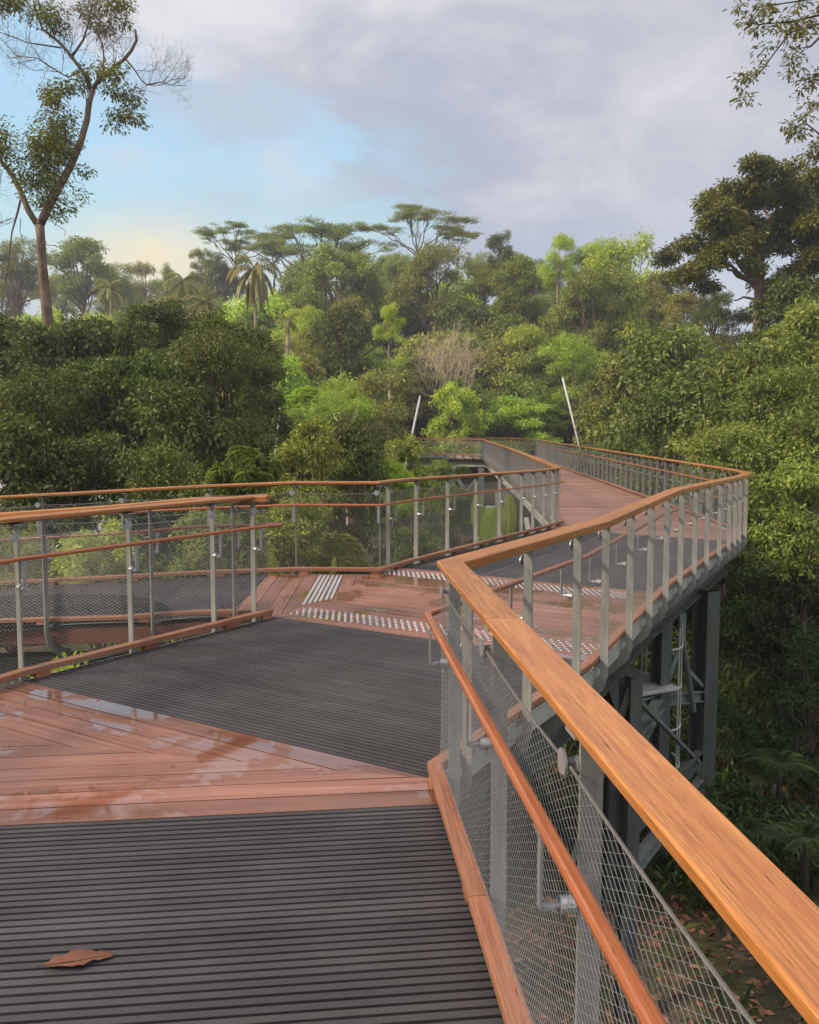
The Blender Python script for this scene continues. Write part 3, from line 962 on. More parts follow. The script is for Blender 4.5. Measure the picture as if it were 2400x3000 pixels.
def ground():
    rs = np.concatenate([np.linspace(0, 30, 70), np.linspace(31, 160, 60), np.geomspace(165, 900, 14)])
    na = 180
    V = []; 
    for r in rs:
        a = np.linspace(0, 2 * np.pi, na, endpoint=False)
        x = r * np.cos(a); y = r * np.sin(a) + 8
        V.append(np.stack([x, y, terrain(x, y)], 1))
    V = np.concatenate(V); Fq = []
    for i in range(len(rs) - 1):
        k = np.arange(na); k2 = (k + 1) % na
        Fq.append(np.stack([i * na + k, (i + 1) * na + k, (i + 1) * na + k2, i * na + k2], 1))
    k = NT('forest_floor'); pos = k.n('NewGeometry').outputs['Position']
    n1 = k.noise(pos, .5, 6, .65); n2 = k.noise(pos, 9, 5, .7); n3 = k.noise(pos, 45, 3, .6)
    soil = k.ramp(n2, [(.3, (.035, .022, .014)), (.5, (.10, .064, .040)), (.7, (.20, .135, .09))])
    green = k.ramp(n3, [(.3, (.015, .028, .008)), (.7, (.05, .085, .022))])
    c = k.mix(k.ramp(n1, [(.42, 0.0), (.58, .9)]), soil, green)
    m = k.done(k.bsdf(c, .9, 0, .2, k.bump(n2, .8, .05)).outputs[0])
    o = np_mesh('ground', V, np.concatenate(Fq), m, smooth=True)
    tag(o, kind='structure')


ground()

# ------------------------------------------------------------------ leaves
def unit(v): return v / np.maximum(np.linalg.norm(v, axis=-1, keepdims=True), 1e-9)


def leaf_quads(P, axis, nrm, L, W, fold=.25, hexa=False):
    """P base points, axis leaf direction, nrm leaf normal; L, W arrays. Each leaf: 4-corner blade bent along its rib, or a fuller 6-corner one"""
    axis = unit(axis); side = unit(np.cross(axis, nrm)); nrm = unit(np.cross(side, axis))
    L = L[:, None]; W = W[:, None]
    if not hexa:
        v = np.stack([P, P + axis * .45 * L + side * W * .5 + nrm * W * fold, P + axis * L - nrm * L * .12, P + axis * .45 * L - side * W * .5 + nrm * W * fold], 1)
        n = len(P); Fq = np.arange(n * 4).reshape(n, 4)
        return v.reshape(-1, 3), Fq
    v = np.stack([P, P + axis * .30 * L + side * W * .46 + nrm * W * fold, P + axis * .70 * L + side * W * .36 + nrm * (W * fold - L * .05), P + axis * L - nrm * L * .18,
                  P + axis * .70 * L - side * W * .36 + nrm * (W * fold - L * .05), P + axis * .30 * L - side * W * .46 + nrm * W * fold,
                  ], 1)
    n = len(P); b = np.arange(n)[:, None] * 6
    Fq = np.concatenate([b + np.array([[0, 1, 2, 3]]), b + np.array([[0, 3, 4, 5]])], 0)
    return v.reshape(-1, 3), Fq


def cloud(rng, lobes, nsub, nleaf, subr, L, W=.42, hexa=False, droop=.35, low=-.35, shell=(.7, 1.03), flat=.65, updir=.55):
    """lobes (n,6): centre and radii. Leaves sit in small sprays over the outside of every lobe."""
    Ps = []; Os = []; rnds = []
    for lb in lobes:
        c, r = np.array(lb[:3]), np.array(lb[3:6])
        vol = (r[0] * r[1] * r[2]) ** (2 / 3)
        m = max(3, int(nsub * vol))
        d = unit(rng.normal(size=(m * 3, 3))); d = d[d[:, 2] > low][:m]
        rr = rng.uniform(shell[0], shell[1], (len(d), 1))
        Ps.append(c + d * r * rr); Os.append(d)
    P = np.concatenate(Ps); O = np.concatenate(Os)
    n = len(P)
    tone = rng.random(n)
    Q = np.repeat(P, nleaf, 0); O2 = np.repeat(O, nleaf, 0)
    off = rng.normal(size=(n * nleaf, 3)) * subr; off[:, 2] *= flat
    Q = Q + off
    ax = unit(off * 1.2 / subr + O2 * .7 + rng.normal(size=off.shape) * .55); ax[:, 2] -= droop
    nr = unit(O2 * (1 - updir) + np.array([0, 0, updir]) + rng.normal(size=off.shape) * .42)
    Ls = L * rng.uniform(.6, 1.3, len(Q)); Ws = Ls * W * rng.uniform(.8, 1.2, len(Q))
    V, Fq = leaf_quads(Q, ax, nr, Ls, Ws, hexa=hexa)
    rn = np.clip(np.repeat(tone, nleaf) * .45 + rng.random(len(Q)) * .55, 0, 1)
    if hexa: rn = np.concatenate([rn, rn])
    return V, Fq, rn


def sublobes(rng, lobes, n=7, f=.42, flat=.85):
    out = []
    for lb in lobes:
        c, r = np.array(lb[:3]), np.array(lb[3:6])
        d = unit(rng.normal(size=(n * 2, 3))); d = d[d[:, 2] > -.35][:n]
        for q in d:
            p = c + q * r * rng.uniform(.62, .95); s_ = f * rng.uniform(.65, 1.25)
            out.append((p[0], p[1], p[2], r[0] * s_, r[1] * s_, r[2] * s_ * flat))
    return out


def mesh_only(name, V, Fq, mat, rnd):
    o = np_mesh(name, V, Fq, mat, None, rnd); me = o.data; bpy.data.objects.remove(o); return me


def limb(rng, a, b, r0, r1, n=6, wob=.06):
    a, b = np.array(a, float), np.array(b, float); L = np.linalg.norm(b - a)
    pts = []; rs = []
    for i in range(n + 1):
        t = i / n; p = a + (b - a) * t + (rng.normal(size=3) * wob * L * math.sin(math.pi * t)); p[2] += .08 * L * math.sin(math.pi * t)
        pts.append(p); rs.append(r0 + (r1 - r0) * t)
    return pts, rs


def twigs(mb, rng, p, d, L, r, depth, n=6, spread=.75, up=.15, sides=4, kids=3):
    """recursive bare branching; returns the tips"""
    p = np.array(p, float); d = unit(np.array(d, float)); pts = [p]; q = p.copy(); dd = d.copy()
    seg = 4
    for i in range(seg):
        dd = unit(dd + rng.normal(size=3) * .16 + np.array([0, 0, up * .15])); q = q + dd * L / seg; pts.append(q.copy())
    mb.tube(pts, [r * (1 - .5 * i / seg) for i in range(seg + 1)], sides, rnd=rng.random(), cap=False)
    if depth == 0: return [q]
    tips = []
    for k in range(kids):
        f = rng.uniform(.45, 1.0); b = pts[min(seg, int(f * seg + .5))]
        nd = unit(dd + rng.normal(size=3) * spread + np.array([0, 0, up]))
        tips += twigs(mb, rng, b, nd, L * rng.uniform(.55, .8), r * .55, depth - 1, n, spread, up, sides if depth > 2 else 3, kids)
    return tips


# prototype trees stand about 1 unit tall (z 0..1); crowns are meshes shared by their copies
def proto_tree(kind, seed, mat, barkm):
    rng = np.random.default_rng(seed); tr = MB(); lobes = []; q_ = seed % 2; LS = 1.25 if q_ else .85; NS = .72 if q_ else 1.2
    if kind == 'dome':
        n = 22
        for i in range(n):
            a = rng.uniform(0, 2 * math.pi); h = rng.uniform(0, 1) ** .8
            rad = .34 * math.sqrt(max(0.03, 1 - (h * .95) ** 2)) * rng.uniform(.45, 1.12); s = rng.uniform(.065, .165)
            lobes.append((rad * math.cos(a), rad * math.sin(a), .50 + .40 * h, s * 1.15, s * 1.15, s * .72))
        V, Fq, rn = cloud(rng, sublobes(rng, lobes, 8), 3900 * NS, 17, .015, .020 * LS, low=-.3, shell=(.55, 1.05))
        tr.tube([(0, 0, 0), (.01, .0, .25), (0, .01, .5)], [.028, .02, .013], 8)
        for lb in lobes: p, r = limb(rng, (0, 0, rng.uniform(.28, .5)), lb[:3], .011, .004, 4); tr.tube(p, r, 5, cap=False)
    elif kind == 'loose':
        n = 17
        for i in range(n):
            a = rng.uniform(0, 2 * math.pi); h = rng.uniform(0, 1)
            rad = rng.uniform(.08, .34) * (1.05 - .5 * h); s = rng.uniform(.055, .11)
            lobes.append((rad * math.cos(a), rad * math.sin(a), .42 + .52 * h, s * 1.2, s * 1.2, s * .75))
        V, Fq, rn = cloud(rng, lobes, 4200, 18, .020, .024, low=-.6, shell=(.4, 1.1))
        tr.tube([(0, 0, 0), (.02, .0, .3), (-.01, .02, .62), (0, 0, .85)], [.022, .017, .010, .004], 7)
        for lb in lobes: p, r = limb(rng, (0, 0, rng.uniform(.25, .6)), lb[:3], .008, .002, 4, .05); tr.tube(p, r, 5, cap=False)
    elif kind == 'umbrella':
        arms = 9
        for i in range(arms):
            a = 6.28 * i / arms + rng.uniform(-.3, .3); R0 = rng.uniform(.42, .62) if i % 3 else rng.uniform(.10, .30)
            e = np.array([R0 * math.cos(a), R0 * math.sin(a), .93 - .42 * R0 ** 1.6 + rng.uniform(-.05, .03)])
            m = np.array([e[0] * .5, e[1] * .5, .55 + rng.uniform(-.03, .06)])
            p, r = limb(rng, (0, 0, .40 + rng.uniform(-.04, .02)), m, .0095, .0065, 4, .04); tr.tube(p, r, 5, cap=False)
            p, r = limb(rng, m, e, .006, .003, 4, .05); tr.tube(p, r, 5, cap=False)
            for _ in range(9):
                q = e + rng.normal(size=3) * np.array([.095, .095, .020]); s = rng.uniform(.045, .085)
                p, r = limb(rng, m + (e - m) * rng.uniform(.2, .8), q, .0035, .0012, 3, .06); tr.tube(p, r, 4, cap=False)
                lobes.append((q[0], q[1], q[2], s * 1.45, s * 1.45, s * .22))
        V, Fq, rn = cloud(rng, lobes, 13500, 9, .015, .015, low=-.5, shell=(.2, 1.0), flat=.3, updir=.85)
        tr.tube([(0, 0, 0), (.02, .0, .22), (0, .02, .42)], [.019, .016, .012], 7)
    elif kind == 'bush':
        n = 26
        for i in range(n):
            a = rng.uniform(0, 2 * math.pi); h = rng.uniform(0, 1)
            rad = .42 * math.sqrt(max(.05, 1 - h ** 2.2)) * rng.uniform(.5, 1.0); s = rng.uniform(.10, .17)
            lobes.append((rad * math.cos(a), rad * math.sin(a), .12 + .78 * h, s * 1.1, s * 1.1, s * .8))
        V, Fq, rn = cloud(rng, sublobes(rng, lobes, 8), 2300 * NS, 14, .020, .030 * LS, low=-.4, shell=(.5, 1.05))
        for lb in lobes[:8]: p, r = limb(rng, (0, 0, 0), lb[:3], .014, .004, 5); tr.tube(p, r, 5, cap=False)
    elif kind == 'bigleaf':
        n = 26
        for i in range(n):
            a = rng.uniform(0, 2 * math.pi); h = rng.uniform(0, 1)
            rad = .44 * math.sqrt(max(.05, 1 - h ** 2.4)) * rng.uniform(.5, 1.0); s = rng.uniform(.09, .16)
            lobes.append((rad * math.cos(a), rad * math.sin(a), .10 + .80 * h, s * 1.15, s * 1.15, s * .75))
        V, Fq, rn = cloud(rng, sublobes(rng, lobes, 7), 1500, 10, .024, .034 * (1.1 if q_ else .9), W=.52, hexa=True, low=-.4, droop=.4, updir=.55, shell=(.5, 1.05))
        for lb in lobes[:10]: p, r = limb(rng, (0, 0, 0), lb[:3], .010, .003, 5); tr.tube(p, r, 5, cap=False)
    elif kind == 'feather':
        n = 24
        for i in range(n):
            a = rng.uniform(0, 2 * math.pi); h = rng.uniform(0, 1)
            rad = .45 * math.sqrt(max(.05, 1 - h ** 2)) * rng.uniform(.4, 1.0); s = rng.uniform(.07, .17)
            lobes.append((rad * math.cos(a), rad * math.sin(a), .22 + .68 * h, s * 1.3, s * 1.3, s * .55))
        V, Fq, rn = pinnate(rng, sublobes(rng, lobes, 5, .5, .7), 330, .085, .036)
        tr.tube([(0, 0, 0), (.02, .0, .25), (0, .02, .6)], [.020, .017, .008], 7)
        for lb in lobes: p, r = limb(rng, (0, 0, rng.uniform(.15, .4)), lb[:3], .009, .003, 4); tr.tube(p, r, 5, cap=False)
    crown = mesh_only('crown', V, Fq, M[mat], rn)
    o = tr.build('trunk', M[barkm], None, smooth=True); trunk = o.data; bpy.data.objects.remove(o)
    return crown, trunk


def pinnate(rng, lobes, nf, FL, LL):
    """fronds: a rib with pairs of narrow leaflets, several fronds at every spot of the crown's outside"""
    Ps = []; Ax = []; Nr = []; To = []
    for lb in lobes:
        c, r = np.array(lb[:3]), np.array(lb[3:6]); m = max(4, int(nf * (r[0] * r[1]) / .02))
        d = unit(rng.normal(size=(m * 3, 3))); d = d[d[:, 2] > -.25][:m]
        Ps.append(c + d * r * rng.uniform(.6, 1, (len(d), 1))); 
        ax = unit(d * np.array([1, 1, .3]) + rng.normal(size=d.shape) * .75); Ax.append(ax); To.append(rng.random(len(d)))
    P = np.concatenate(Ps); A = np.concatenate(Ax); to = np.concatenate(To)
    k = 9; Vs = []; rn = []
    side = unit(np.cross(A, np.array([0, 0, 1.0]))); 
    out = [];
    for j in range(k):
        f = (j + 1) / k
        q = P + A * FL * f + np.array([0, 0, -1]) * (FL * .45 * f * f)
        for sg in (-1, 1):
            ax = unit(side * sg + A * .55 + np.array([0, 0, -.25])); nr = np.tile(np.array([0, 0, 1.0]), (len(P), 1)) + rng.normal(size=P.shape) * .15
            L = np.full(len(P), LL) * (1 - .5 * abs(f - .45)) * rng.uniform(.85, 1.15, len(P))
            out.append((q, ax, nr, L)); rn.append(np.clip(to * .6 + rng.random(len(P)) * .4, 0, 1))
    Q = np.concatenate([o[0] for o in out]); AX = np.concatenate([o[1] for o in out]); NR = np.concatenate([o[2] for o in out]); L = np.concatenate([o[3] for o in out])
    V, Fq = leaf_quads(Q, AX, NR, L, L * .40, .1)
    return V, Fq, np.concatenate(rn)


PT = {}
def get(kind, var, mat, barkm='bark'):
    key = (kind, var)
    if key not in PT: PT[key] = proto_tree(kind, sum(map(ord, kind)) * 7 + var * 13, mat, barkm)
    cr, tk = PT[key]
    k2 = (kind, var, mat, barkm)
    if k2 not in PT:
        a = cr
        if cr.materials[0] != M[mat]: a = cr.copy(); a.materials[0] = M[mat]
        b = tk
        if tk.materials[0] != M[barkm]: b = tk.copy(); b.materials[0] = M[barkm]
        PT[k2] = (a, b)
    return PT[k2]


_tr = random.Random(5)
ASP = {'dome': 1.35, 'loose': 1.55, 'umbrella': 1.05, 'bush': 1.35, 'bigleaf': 1.3, 'feather': 1.35}
CW = {'dome': .92, 'loose': .78, 'umbrella': 1.45, 'bush': 1.02, 'bigleaf': 1.05, 'feather': 1.12}


def tree(kind, mat, u, vtop, d, wpx, label, name='broadleaf_tree', cat='tree', group=None, var=None, barkm='bark', hmin=0, base=None):
    var = _tr.randrange(2) if var is None else var
    cr, tk = get(kind, var, mat, barkm)
    p = at(u, d, vtop); zb = T(p.x, p.y) - .1 if base is None else base
    H = max(p.z - zb, 1.2); W = wpx / F * d / CW[kind]
    r0 = root(name, (p.x, p.y, zb), label, cat, group, world=False)
    rz = _tr.uniform(0, 6.28)
    Hc = min(H, W * ASP[kind]); wy = W * _tr.uniform(.9, 1.1)
    o = bpy.data.objects.new('crown', cr); COL.objects.link(o); o.parent = r0; o.scale = (W, wy, Hc); o.location = (0, 0, H - Hc); o.rotation_euler = (0, 0, rz)
    o = bpy.data.objects.new('trunk', tk); COL.objects.link(o); o.parent = r0; o.scale = (W, wy, Hc); o.location = (0, 0, H - Hc); o.rotation_euler = (0, 0, rz)
    if H - Hc > .8:
        mb = MB(); rd = .027 * W; mb.tube([(0, 0, 0), (rd, -rd * .5, (H - Hc) * .5), (0, 0, H - Hc + .02 * Hc)], [rd * 1.35, rd * 1.15, rd], 7)
        q = mb.build('trunk_base', M[barkm], r0, smooth=True); q.location = (0, 0, 0)
    return r0


# ---- skyline
SKY = 'trees along the skyline of the hill'
tree('dome', 'mid', 235, 682, 118, 250, 'hazy round-crowned tree on the skyline right of the tall pale trunk', group=SKY, var=0)
tree('dome', 'mid', 40, 700, 105, 240, 'hazy tree on the skyline at the left picture edge, left of the tall trunk', group=SKY, var=1)
tree('dome', 'mid', 330, 775, 128, 170, 'lower hazy tree adjoining the round-crowned skyline tree on its right', group=SKY, var=1)
tree('loose', 'olive', 425, 748, 140, 130, 'thin faded tree against the yellow glow low in the sky', group=SKY, var=0)
tree('loose', 'mid', 495, 770, 138, 110, 'small faint tree between the yellow glow and the first palm', group=SKY, var=1)
tree('loose', 'mid', 590, 712, 112, 95, 'slim hazy tree in front of the leftmost flat-topped tree', group=SKY, var=0)
tree('umbrella', 'mid', 690, 650, 112, 280, 'leftmost flat-topped umbrella tree with fine bare limbs', group=SKY, var=0, barkm='barkdark')
tree('umbrella', 'mid', 930, 640, 106, 460, 'widest dark umbrella tree with spreading layers in the middle of the skyline', group=SKY, var=1, barkm='barkdark')
tree('umbrella', 'mid', 800, 672, 122, 230, 'umbrella tree filling the gap between the leftmost and the widest umbrella trees', group=SKY, var=0, barkm='barkdark')
tree('umbrella', 'mid', 1225, 596, 100, 340, 'tallest umbrella tree rising above the rest of the skyline with pale fine branches', group=SKY, var=0, barkm='bark')
tree('umbrella', 'mid', 1340, 668, 100, 150, 'side layer umbrella tree at the right of the tallest umbrella tree', group=SKY, var=1, barkm='bark')
tree('dome', 'mid', 985, 705, 88, 360, 'big dense green dome tree in front of the widest umbrella tree', group=SKY, var=0)
tree('dome', 'dark', 640, 745, 120, 170, 'dark hazy tree behind the tall coconut palm', group=SKY, var=1)
tree('dome', 'olive', 1270, 705, 84, 290, 'broad olive-green tree under the tallest umbrella tree', group=SKY, var=1)
tree('loose', 'dark', 1465, 668, 84, 120, 'dark spiky-topped tree just right of the umbrella trees', group=SKY, var=1)
tree('dome', 'yellow', 1520, 745, 78, 250, 'green tree with yellow-orange flushes of young leaves', group=SKY, var=0)
tree('dome', 'yellow', 1420, 770, 84, 120, 'small tree with orange tips left of the yellow-flushed tree', group=SKY, var=1)
tree('loose', 'bright', 1640, 668, 74, 130, 'narrow light-green tree poking above the skyline left of the broad bright tree', group=SKY, var=0, barkm='barkpale')
tree('loose', 'bright', 1825, 668, 72, 290, 'broad bright green flat-crowned tree with pale trunk on the right skyline', group=SKY, var=1, barkm='barkpale')
tree('dome', 'bright', 1740, 705, 74, 200, 'bright green tree crowding under the broad flat-crowned one', group=SKY, var=1, barkm='barkpale')
tree('dome', 'mid', 1740, 775, 70, 320, 'mid-green rounded tree below the bright green skyline pair', group=SKY, var=1)
tree('dome', 'olive', 1950, 785, 66, 190, 'olive tree descending the skyline towards the gap of sky', group=SKY, var=0)
tree('dome', 'dark', 2095, 842, 60, 170, 'dark tree at the foot of the gap of sky on the right', group=SKY, var=1)
tree('dome', 'olive', 2010, 845, 62, 160, 'brownish-green tree left of the dark one below the sky gap', group=SKY, var=0)

# ---- hillside
HB = 'trees on the slope below the skyline'
tree('dome', 'dark', 1010, 882, 60, 330, 'dark perfectly rounded crown in the middle of the hillside', group=HB, var=0)
tree('loose', 'bright', 1140, 880, 52, 110, 'slender light-green tree with two pale bare stems on the hillside', group=HB, var=1, barkm='barkpale')
tree('feather', 'bright', 885, 1128, 44, 150, 'feathery light-green tree top beside the short pale pole', group=HB, var=0)
tree('bush', 'bright', 1510, 1130, 60, 290, 'bright lime-green round bush just behind the far end of the walkway', group=HB, var=0)
tree('bush', 'bright', 1330, 1115, 57, 230, 'lime-green bush left of the bright round one', group=HB, var=1)
tree('bush', 'mid', 1560, 1045, 68, 260, 'mid-green bushy tree directly behind the lime-green round bush', group=HB, var=1)
tree('loose', 'olive', 1120, 1040, 44, 260, 'olive-green thin tree with orange young leaves above the middle railing', group=HB, var=0)
rr = random.Random(21)
for i in range(150):
    d = rr.uniform(40, 100)
    u = rr.uniform(-60, 2060) if d < 80 else rr.uniform(-60, 1750)
    f = (d - 40) / 60
    vt = 1120 - 330 * f ** .75 + rr.uniform(-25, 55)
    if u < 720: vt += 45 + 25 * f
    if u > 1900: vt = max(vt, 860)
    if 1230 < u < 1500 and d < 62: vt = max(vt, 1100)
    if 1000 < u < 1900 and d < 60: d += 22
    if 1200 < u < 1480 and d < 68: vt = max(vt, 1095)
    kd = rr.choice(['dome', 'bush', 'bush', 'dome', 'bush', 'loose', 'bigleaf']); mt = rr.choice(['mid', 'olive', 'mid', 'bright', 'mid', 'bright', 'dark', 'olive', 'yellow', 'bright'])
    wm = {'mid': 'green', 'olive': 'olive', 'bright': 'light green', 'dark': 'dark green', 'yellow': 'yellow-flecked'}[mt]
    tree(kd, mt, u, vt, d, rr.uniform(240, 400) * (60 / d) ** .6, '%s leafy tree in the closed woodland on the hillside behind the walkway' % wm, group='%s woodland trees on the hillside' % wm, barkm=rr.choice(['bark', 'barkpale']))
for i in range(22):
    d = rr.uniform(110, 150); u = rr.uniform(-100, 1800)
    vt = rr.uniform(790, 840) if u < 700 else rr.uniform(720, 790)
    if u < 560: vt = rr.uniform(790, 850)
    tree('dome', 'mid', u, vt, d, rr.uniform(120, 200), 'distant hazy tree closing the gaps between the skyline trees', group='distant hazy trees behind the skyline')

# bare reddish thicket
def bare(name, label, u, vtop, d, wpx, mat, seed, kids=3, depth=4, cat='tree', stems=9, group=None):
    rng = np.random.default_rng(seed); p = at(u, d, vtop); zb = T(p.x, p.y); H = p.z - zb; W = wpx / F * d
    r0 = root(name, (p.x, p.y, zb), label, cat, group, world=False); mb = MB()
    for i in range(stems):
        a = rng.uniform(0, 6.28); dr = np.array([math.cos(a) * W / H * 1.1 * rng.random() ** .5, math.sin(a) * .5, 1])
        twigs(mb, rng, (rng.normal() * W * .05, rng.normal() * .4, H * .38), dr, H * .26, .055, depth, spread=.42, up=.35, kids=kids, sides=4)
    mb.tube([(0, 0, 0), (0, 0, H * .4)], [.14, .10], 6)
    mb.build('branches', M[mat], r0); return r0


bare('bare_bush', 'leafless reddish-brown fan-shaped bush in the middle of the hillside', 1335, 945, 60, 310, 'brown', 3, stems=14, depth=4)
bare('bare_bush', 'bare forked sapling among the bushes left of the middle leaning pole', 1020, 1130, 34, 90, 'brown', 8, depth=2, stems=3)

# palms
def palm(label, u, vtop, d, rpx, trunk_v, seed, nfr=22, mat='palm', droop=1.0, group='palms on the hillside'):
    rng = np.random.default_rng(seed)
    p = at(u, d, vtop + rpx * .55); zb = T(p.x, p.y) - .1; Rr = rpx / F * d
    r0 = root('palm_tree', (p.x, p.y, zb), label, 'palm', group, world=False)
    h = p.z - zb; lean = rng.normal() * .5
    mb = MB(); mb.tube([(lean * (1 - t) * 1.2, 0, h * t) for t in np.linspace(0, 1, 8)], [.19 - .07 * t for t in np.linspace(0, 1, 8)], 8)
    mb.build('trunk', M['barkpale'], r0, smooth=True)
    P = []; A = []; Nn = []; Ls = []; rn = []; mbs = MB()
    for i in range(nfr):
        a = 6.28 * i / nfr + rng.uniform(-.2, .2); el = rng.uniform(-.9, 1.25); L = Rr * rng.uniform(.95, 1.25)
        d0 = np.array([math.cos(a) * math.cos(el), math.sin(a) * math.cos(el), math.sin(el)]); hd = np.array([math.cos(a), math.sin(a), 0])
        pts = []; q = np.array([0, 0, h]); dd = d0.copy(); n = 15; tone = rng.random()
        for j in range(n):
            pts.append(q.copy()); dd = unit(dd + np.array([0, 0, -.085 * droop * (1 + .06 * j)])); q = q + dd * L / n
            side = unit(np.cross(dd, np.array([0, 0, 1.0]) if abs(dd[2]) < .97 else hd)); f = j / n
            ll = Rr * .30 * (math.sin(math.pi * min(1, f * .85 + .12)) ** .6)
            for sg in (-1, 1):
                for kk in (0, .5):
                    P.append(q - dd * L / n * kk); A.append(side * sg * .8 + dd * .6 + np.array([0, 0, -.75 * droop]) + rng.normal(size=3) * .08); Nn.append(np.array([0, 0, 1.0]) + hd * .3); Ls.append(ll * rng.uniform(.85, 1.1)); rn.append(np.clip(tone * .6 + rng.random() * .3, 0, 1))
        mbs.tube(pts, [Rr * .012] * n, 3, cap=False)
    Ls = np.array(Ls); V, Fq = leaf_quads(np.array(P), np.array(A), np.array(Nn), Ls, Ls * .11 + .01, .05)
    np_mesh('fronds', V, Fq, M[mat], r0, np.array(rn)); mbs.build('frond_ribs', M[mat], r0)
    return r0


palm('tall coconut palm with hanging fronds left of the centre of the skyline', 745, 742, 68, 92, 0, 1, 26, droop=1.6)
palm('hazy yellowish palm left of the tall coconut palm', 538, 782, 88, 68, 0, 2, 22, droop=.9)
palm('low feathery palm between the two coconut palms', 600, 850, 78, 62, 0, 3, 20, droop=.8)
palm('low broad yellow-green palm at the left of the hazy palm', 492, 858, 76, 70, 0, 5, 20, droop=.8)
palm('small hazy palm among the dark trees behind the tall trunk', 322, 815, 92, 55, 0, 6, 18)
palm('slim young palm with leaning pale stem on the hillside', 845, 915, 52, 40, 0, 4, 14, droop=1.3)
palm('short bright palm below the slim young palm', 800, 985, 48, 42, 0, 9, 14, droop=.8)

# ---- dark trees on the left, before the hillside
DL = 'dark trees massed on the left'
for (u, v, d, w, kd, lab) in [
    (480, 862, 27, 230, 'dome', 'dark tree whose peaked crown stands highest in the left mass'),
    (650, 900, 25, 300, 'dome', 'dark layered tree at the right shoulder of the left mass'),
    (235, 905, 26, 330, 'dome', 'dark tree around the foot of the tall pale trunk'),
    (20, 900, 24, 320, 'dome', 'dark tree at the left picture edge'),
    (600, 945, 21, 300, 'dome', 'dark fine-leaved tree in front of the layered tree'),
    (760, 1010, 23, 150, 'loose', 'dark tree with ragged right edge beside the hillside gap'),
    (380, 1010, 19, 330, 'dome', 'dark dense tree in the middle of the left mass'),
    (120, 1050, 18, 360, 'dome', 'dark dense tree low at the left, under the trunk'),
    (530, 1120, 17, 330, 'bigleaf', 'dark leafy tree right above the left railing'),
    (250, 1190, 14.5, 340, 'bush', 'nearest dark bush touching the left railing from behind'),
    (10, 1200, 14, 330, 'bush', 'nearest dark bush in the left corner above the railing'),
    (470, 1240, 14, 300, 'bush', 'dark leafy bush directly behind the middle of the left railings'),
    (700, 1180, 20, 220, 'bush', 'dark tree beside the short pale pole'),
    (330, 920, 30, 260, 'dome', 'dark tree between the tall trunk and the peaked crown'),
]:
    tree(kd, 'dark', u, v, d, w * 1.55, lab, group=DL, barkm='barkdark')
for (u, v, d, w, kd, mt, lab) in [
    (900, 1225, 16, 300, 'bigleaf', 'mid', 'green leafy shrub rising above the bend of the middle railing'),
    (720, 1300, 13.5, 250, 'feather', 'mid', 'fern-like green shrub behind the left ramp railing'),
    (1030, 1215, 19, 200, 'bush', 'dark', 'dark round shrub left of the far railing stretch'),
    (1190, 1268, 21, 180, 'bush', 'mid', 'leafy treetop that covers part of the farthest railing'),
    (1160, 1330, 19, 150, 'bush', 'bright', 'bright small shrub under the leafy treetop'),
    (1290, 1330, 40, 100, 'bush', 'mid', 'green shrub under the far bend'),
    (860, 1440, 12, 260, 'bigleaf', 'mid', 'bright green shrub seen through the net of the middle railing'),
    (1010, 1560, 12.5, 240, 'feather', 'mid', 'light fern-like shrub low behind the landing railing'),
    (600, 1480, 12, 300, 'bush', 'mid', 'green shrub seen through the net of the ramp railing'),
    (300, 1520, 12, 330, 'bush', 'bright', 'yellow-green shrub seen through the nets at the left'),
    (20, 1500, 12, 300, 'bush', 'mid', 'green shrub through the nets at the left picture edge'),
    (1190, 1500, 14, 260, 'bush', 'dark', 'dark shrub below the middle railing'),
    (1060, 1300, 17, 260, 'bigleaf', 'dark', 'dark shrub behind the bend of the middle railing'),
    (1330, 1400, 33, 160, 'bush', 'dark', 'dark shrub in the shade beneath the far bend'),
    (1500, 1560, 20, 300, 'bush', 'dark', 'dark shrub beneath the far leg'),
    (1400, 1620, 15, 260, 'bush', 'dark', 'dark shrub under the third grip panel'),
]:
    tree(kd, mt, u, v, d, w * 1.15, lab, name='shrub', cat='shrub', group='shrubs behind and below the railings')
for (x, y, s, w, lab) in [(-3.0, 6.6, 1.35, 1.4, 'nearest of the bright leafy plants in the gap between the two left kerbs'), (-4.6, 6.2, 1.5, 1.8, 'leftmost of the bright leafy plants in the gap between the two left kerbs'), (-2.2, 6.75, 1.2, 1.0, 'right end bright leafy plant in the narrow gap between the left kerbs'), (-3.8, 5.6, 1.4, 1.5, 'lower bright leafy plant under the left end of the kerb')]:
    cr, tk = get('bigleaf', 0, 'bright', 'bark'); zb = T(x, y)
    r0 = root('shrub', (x, y, zb), lab, 'shrub', 'bright plants in the gap', world=False)
    H = -.30 - zb
    for nm, me in (('trunk', tk), ('crown', cr)):
        o = bpy.data.objects.new(nm, me); COL.objects.link(o); o.parent = r0; o.scale = (w, w, H); o.rotation_euler = (0, 0, x * 7)

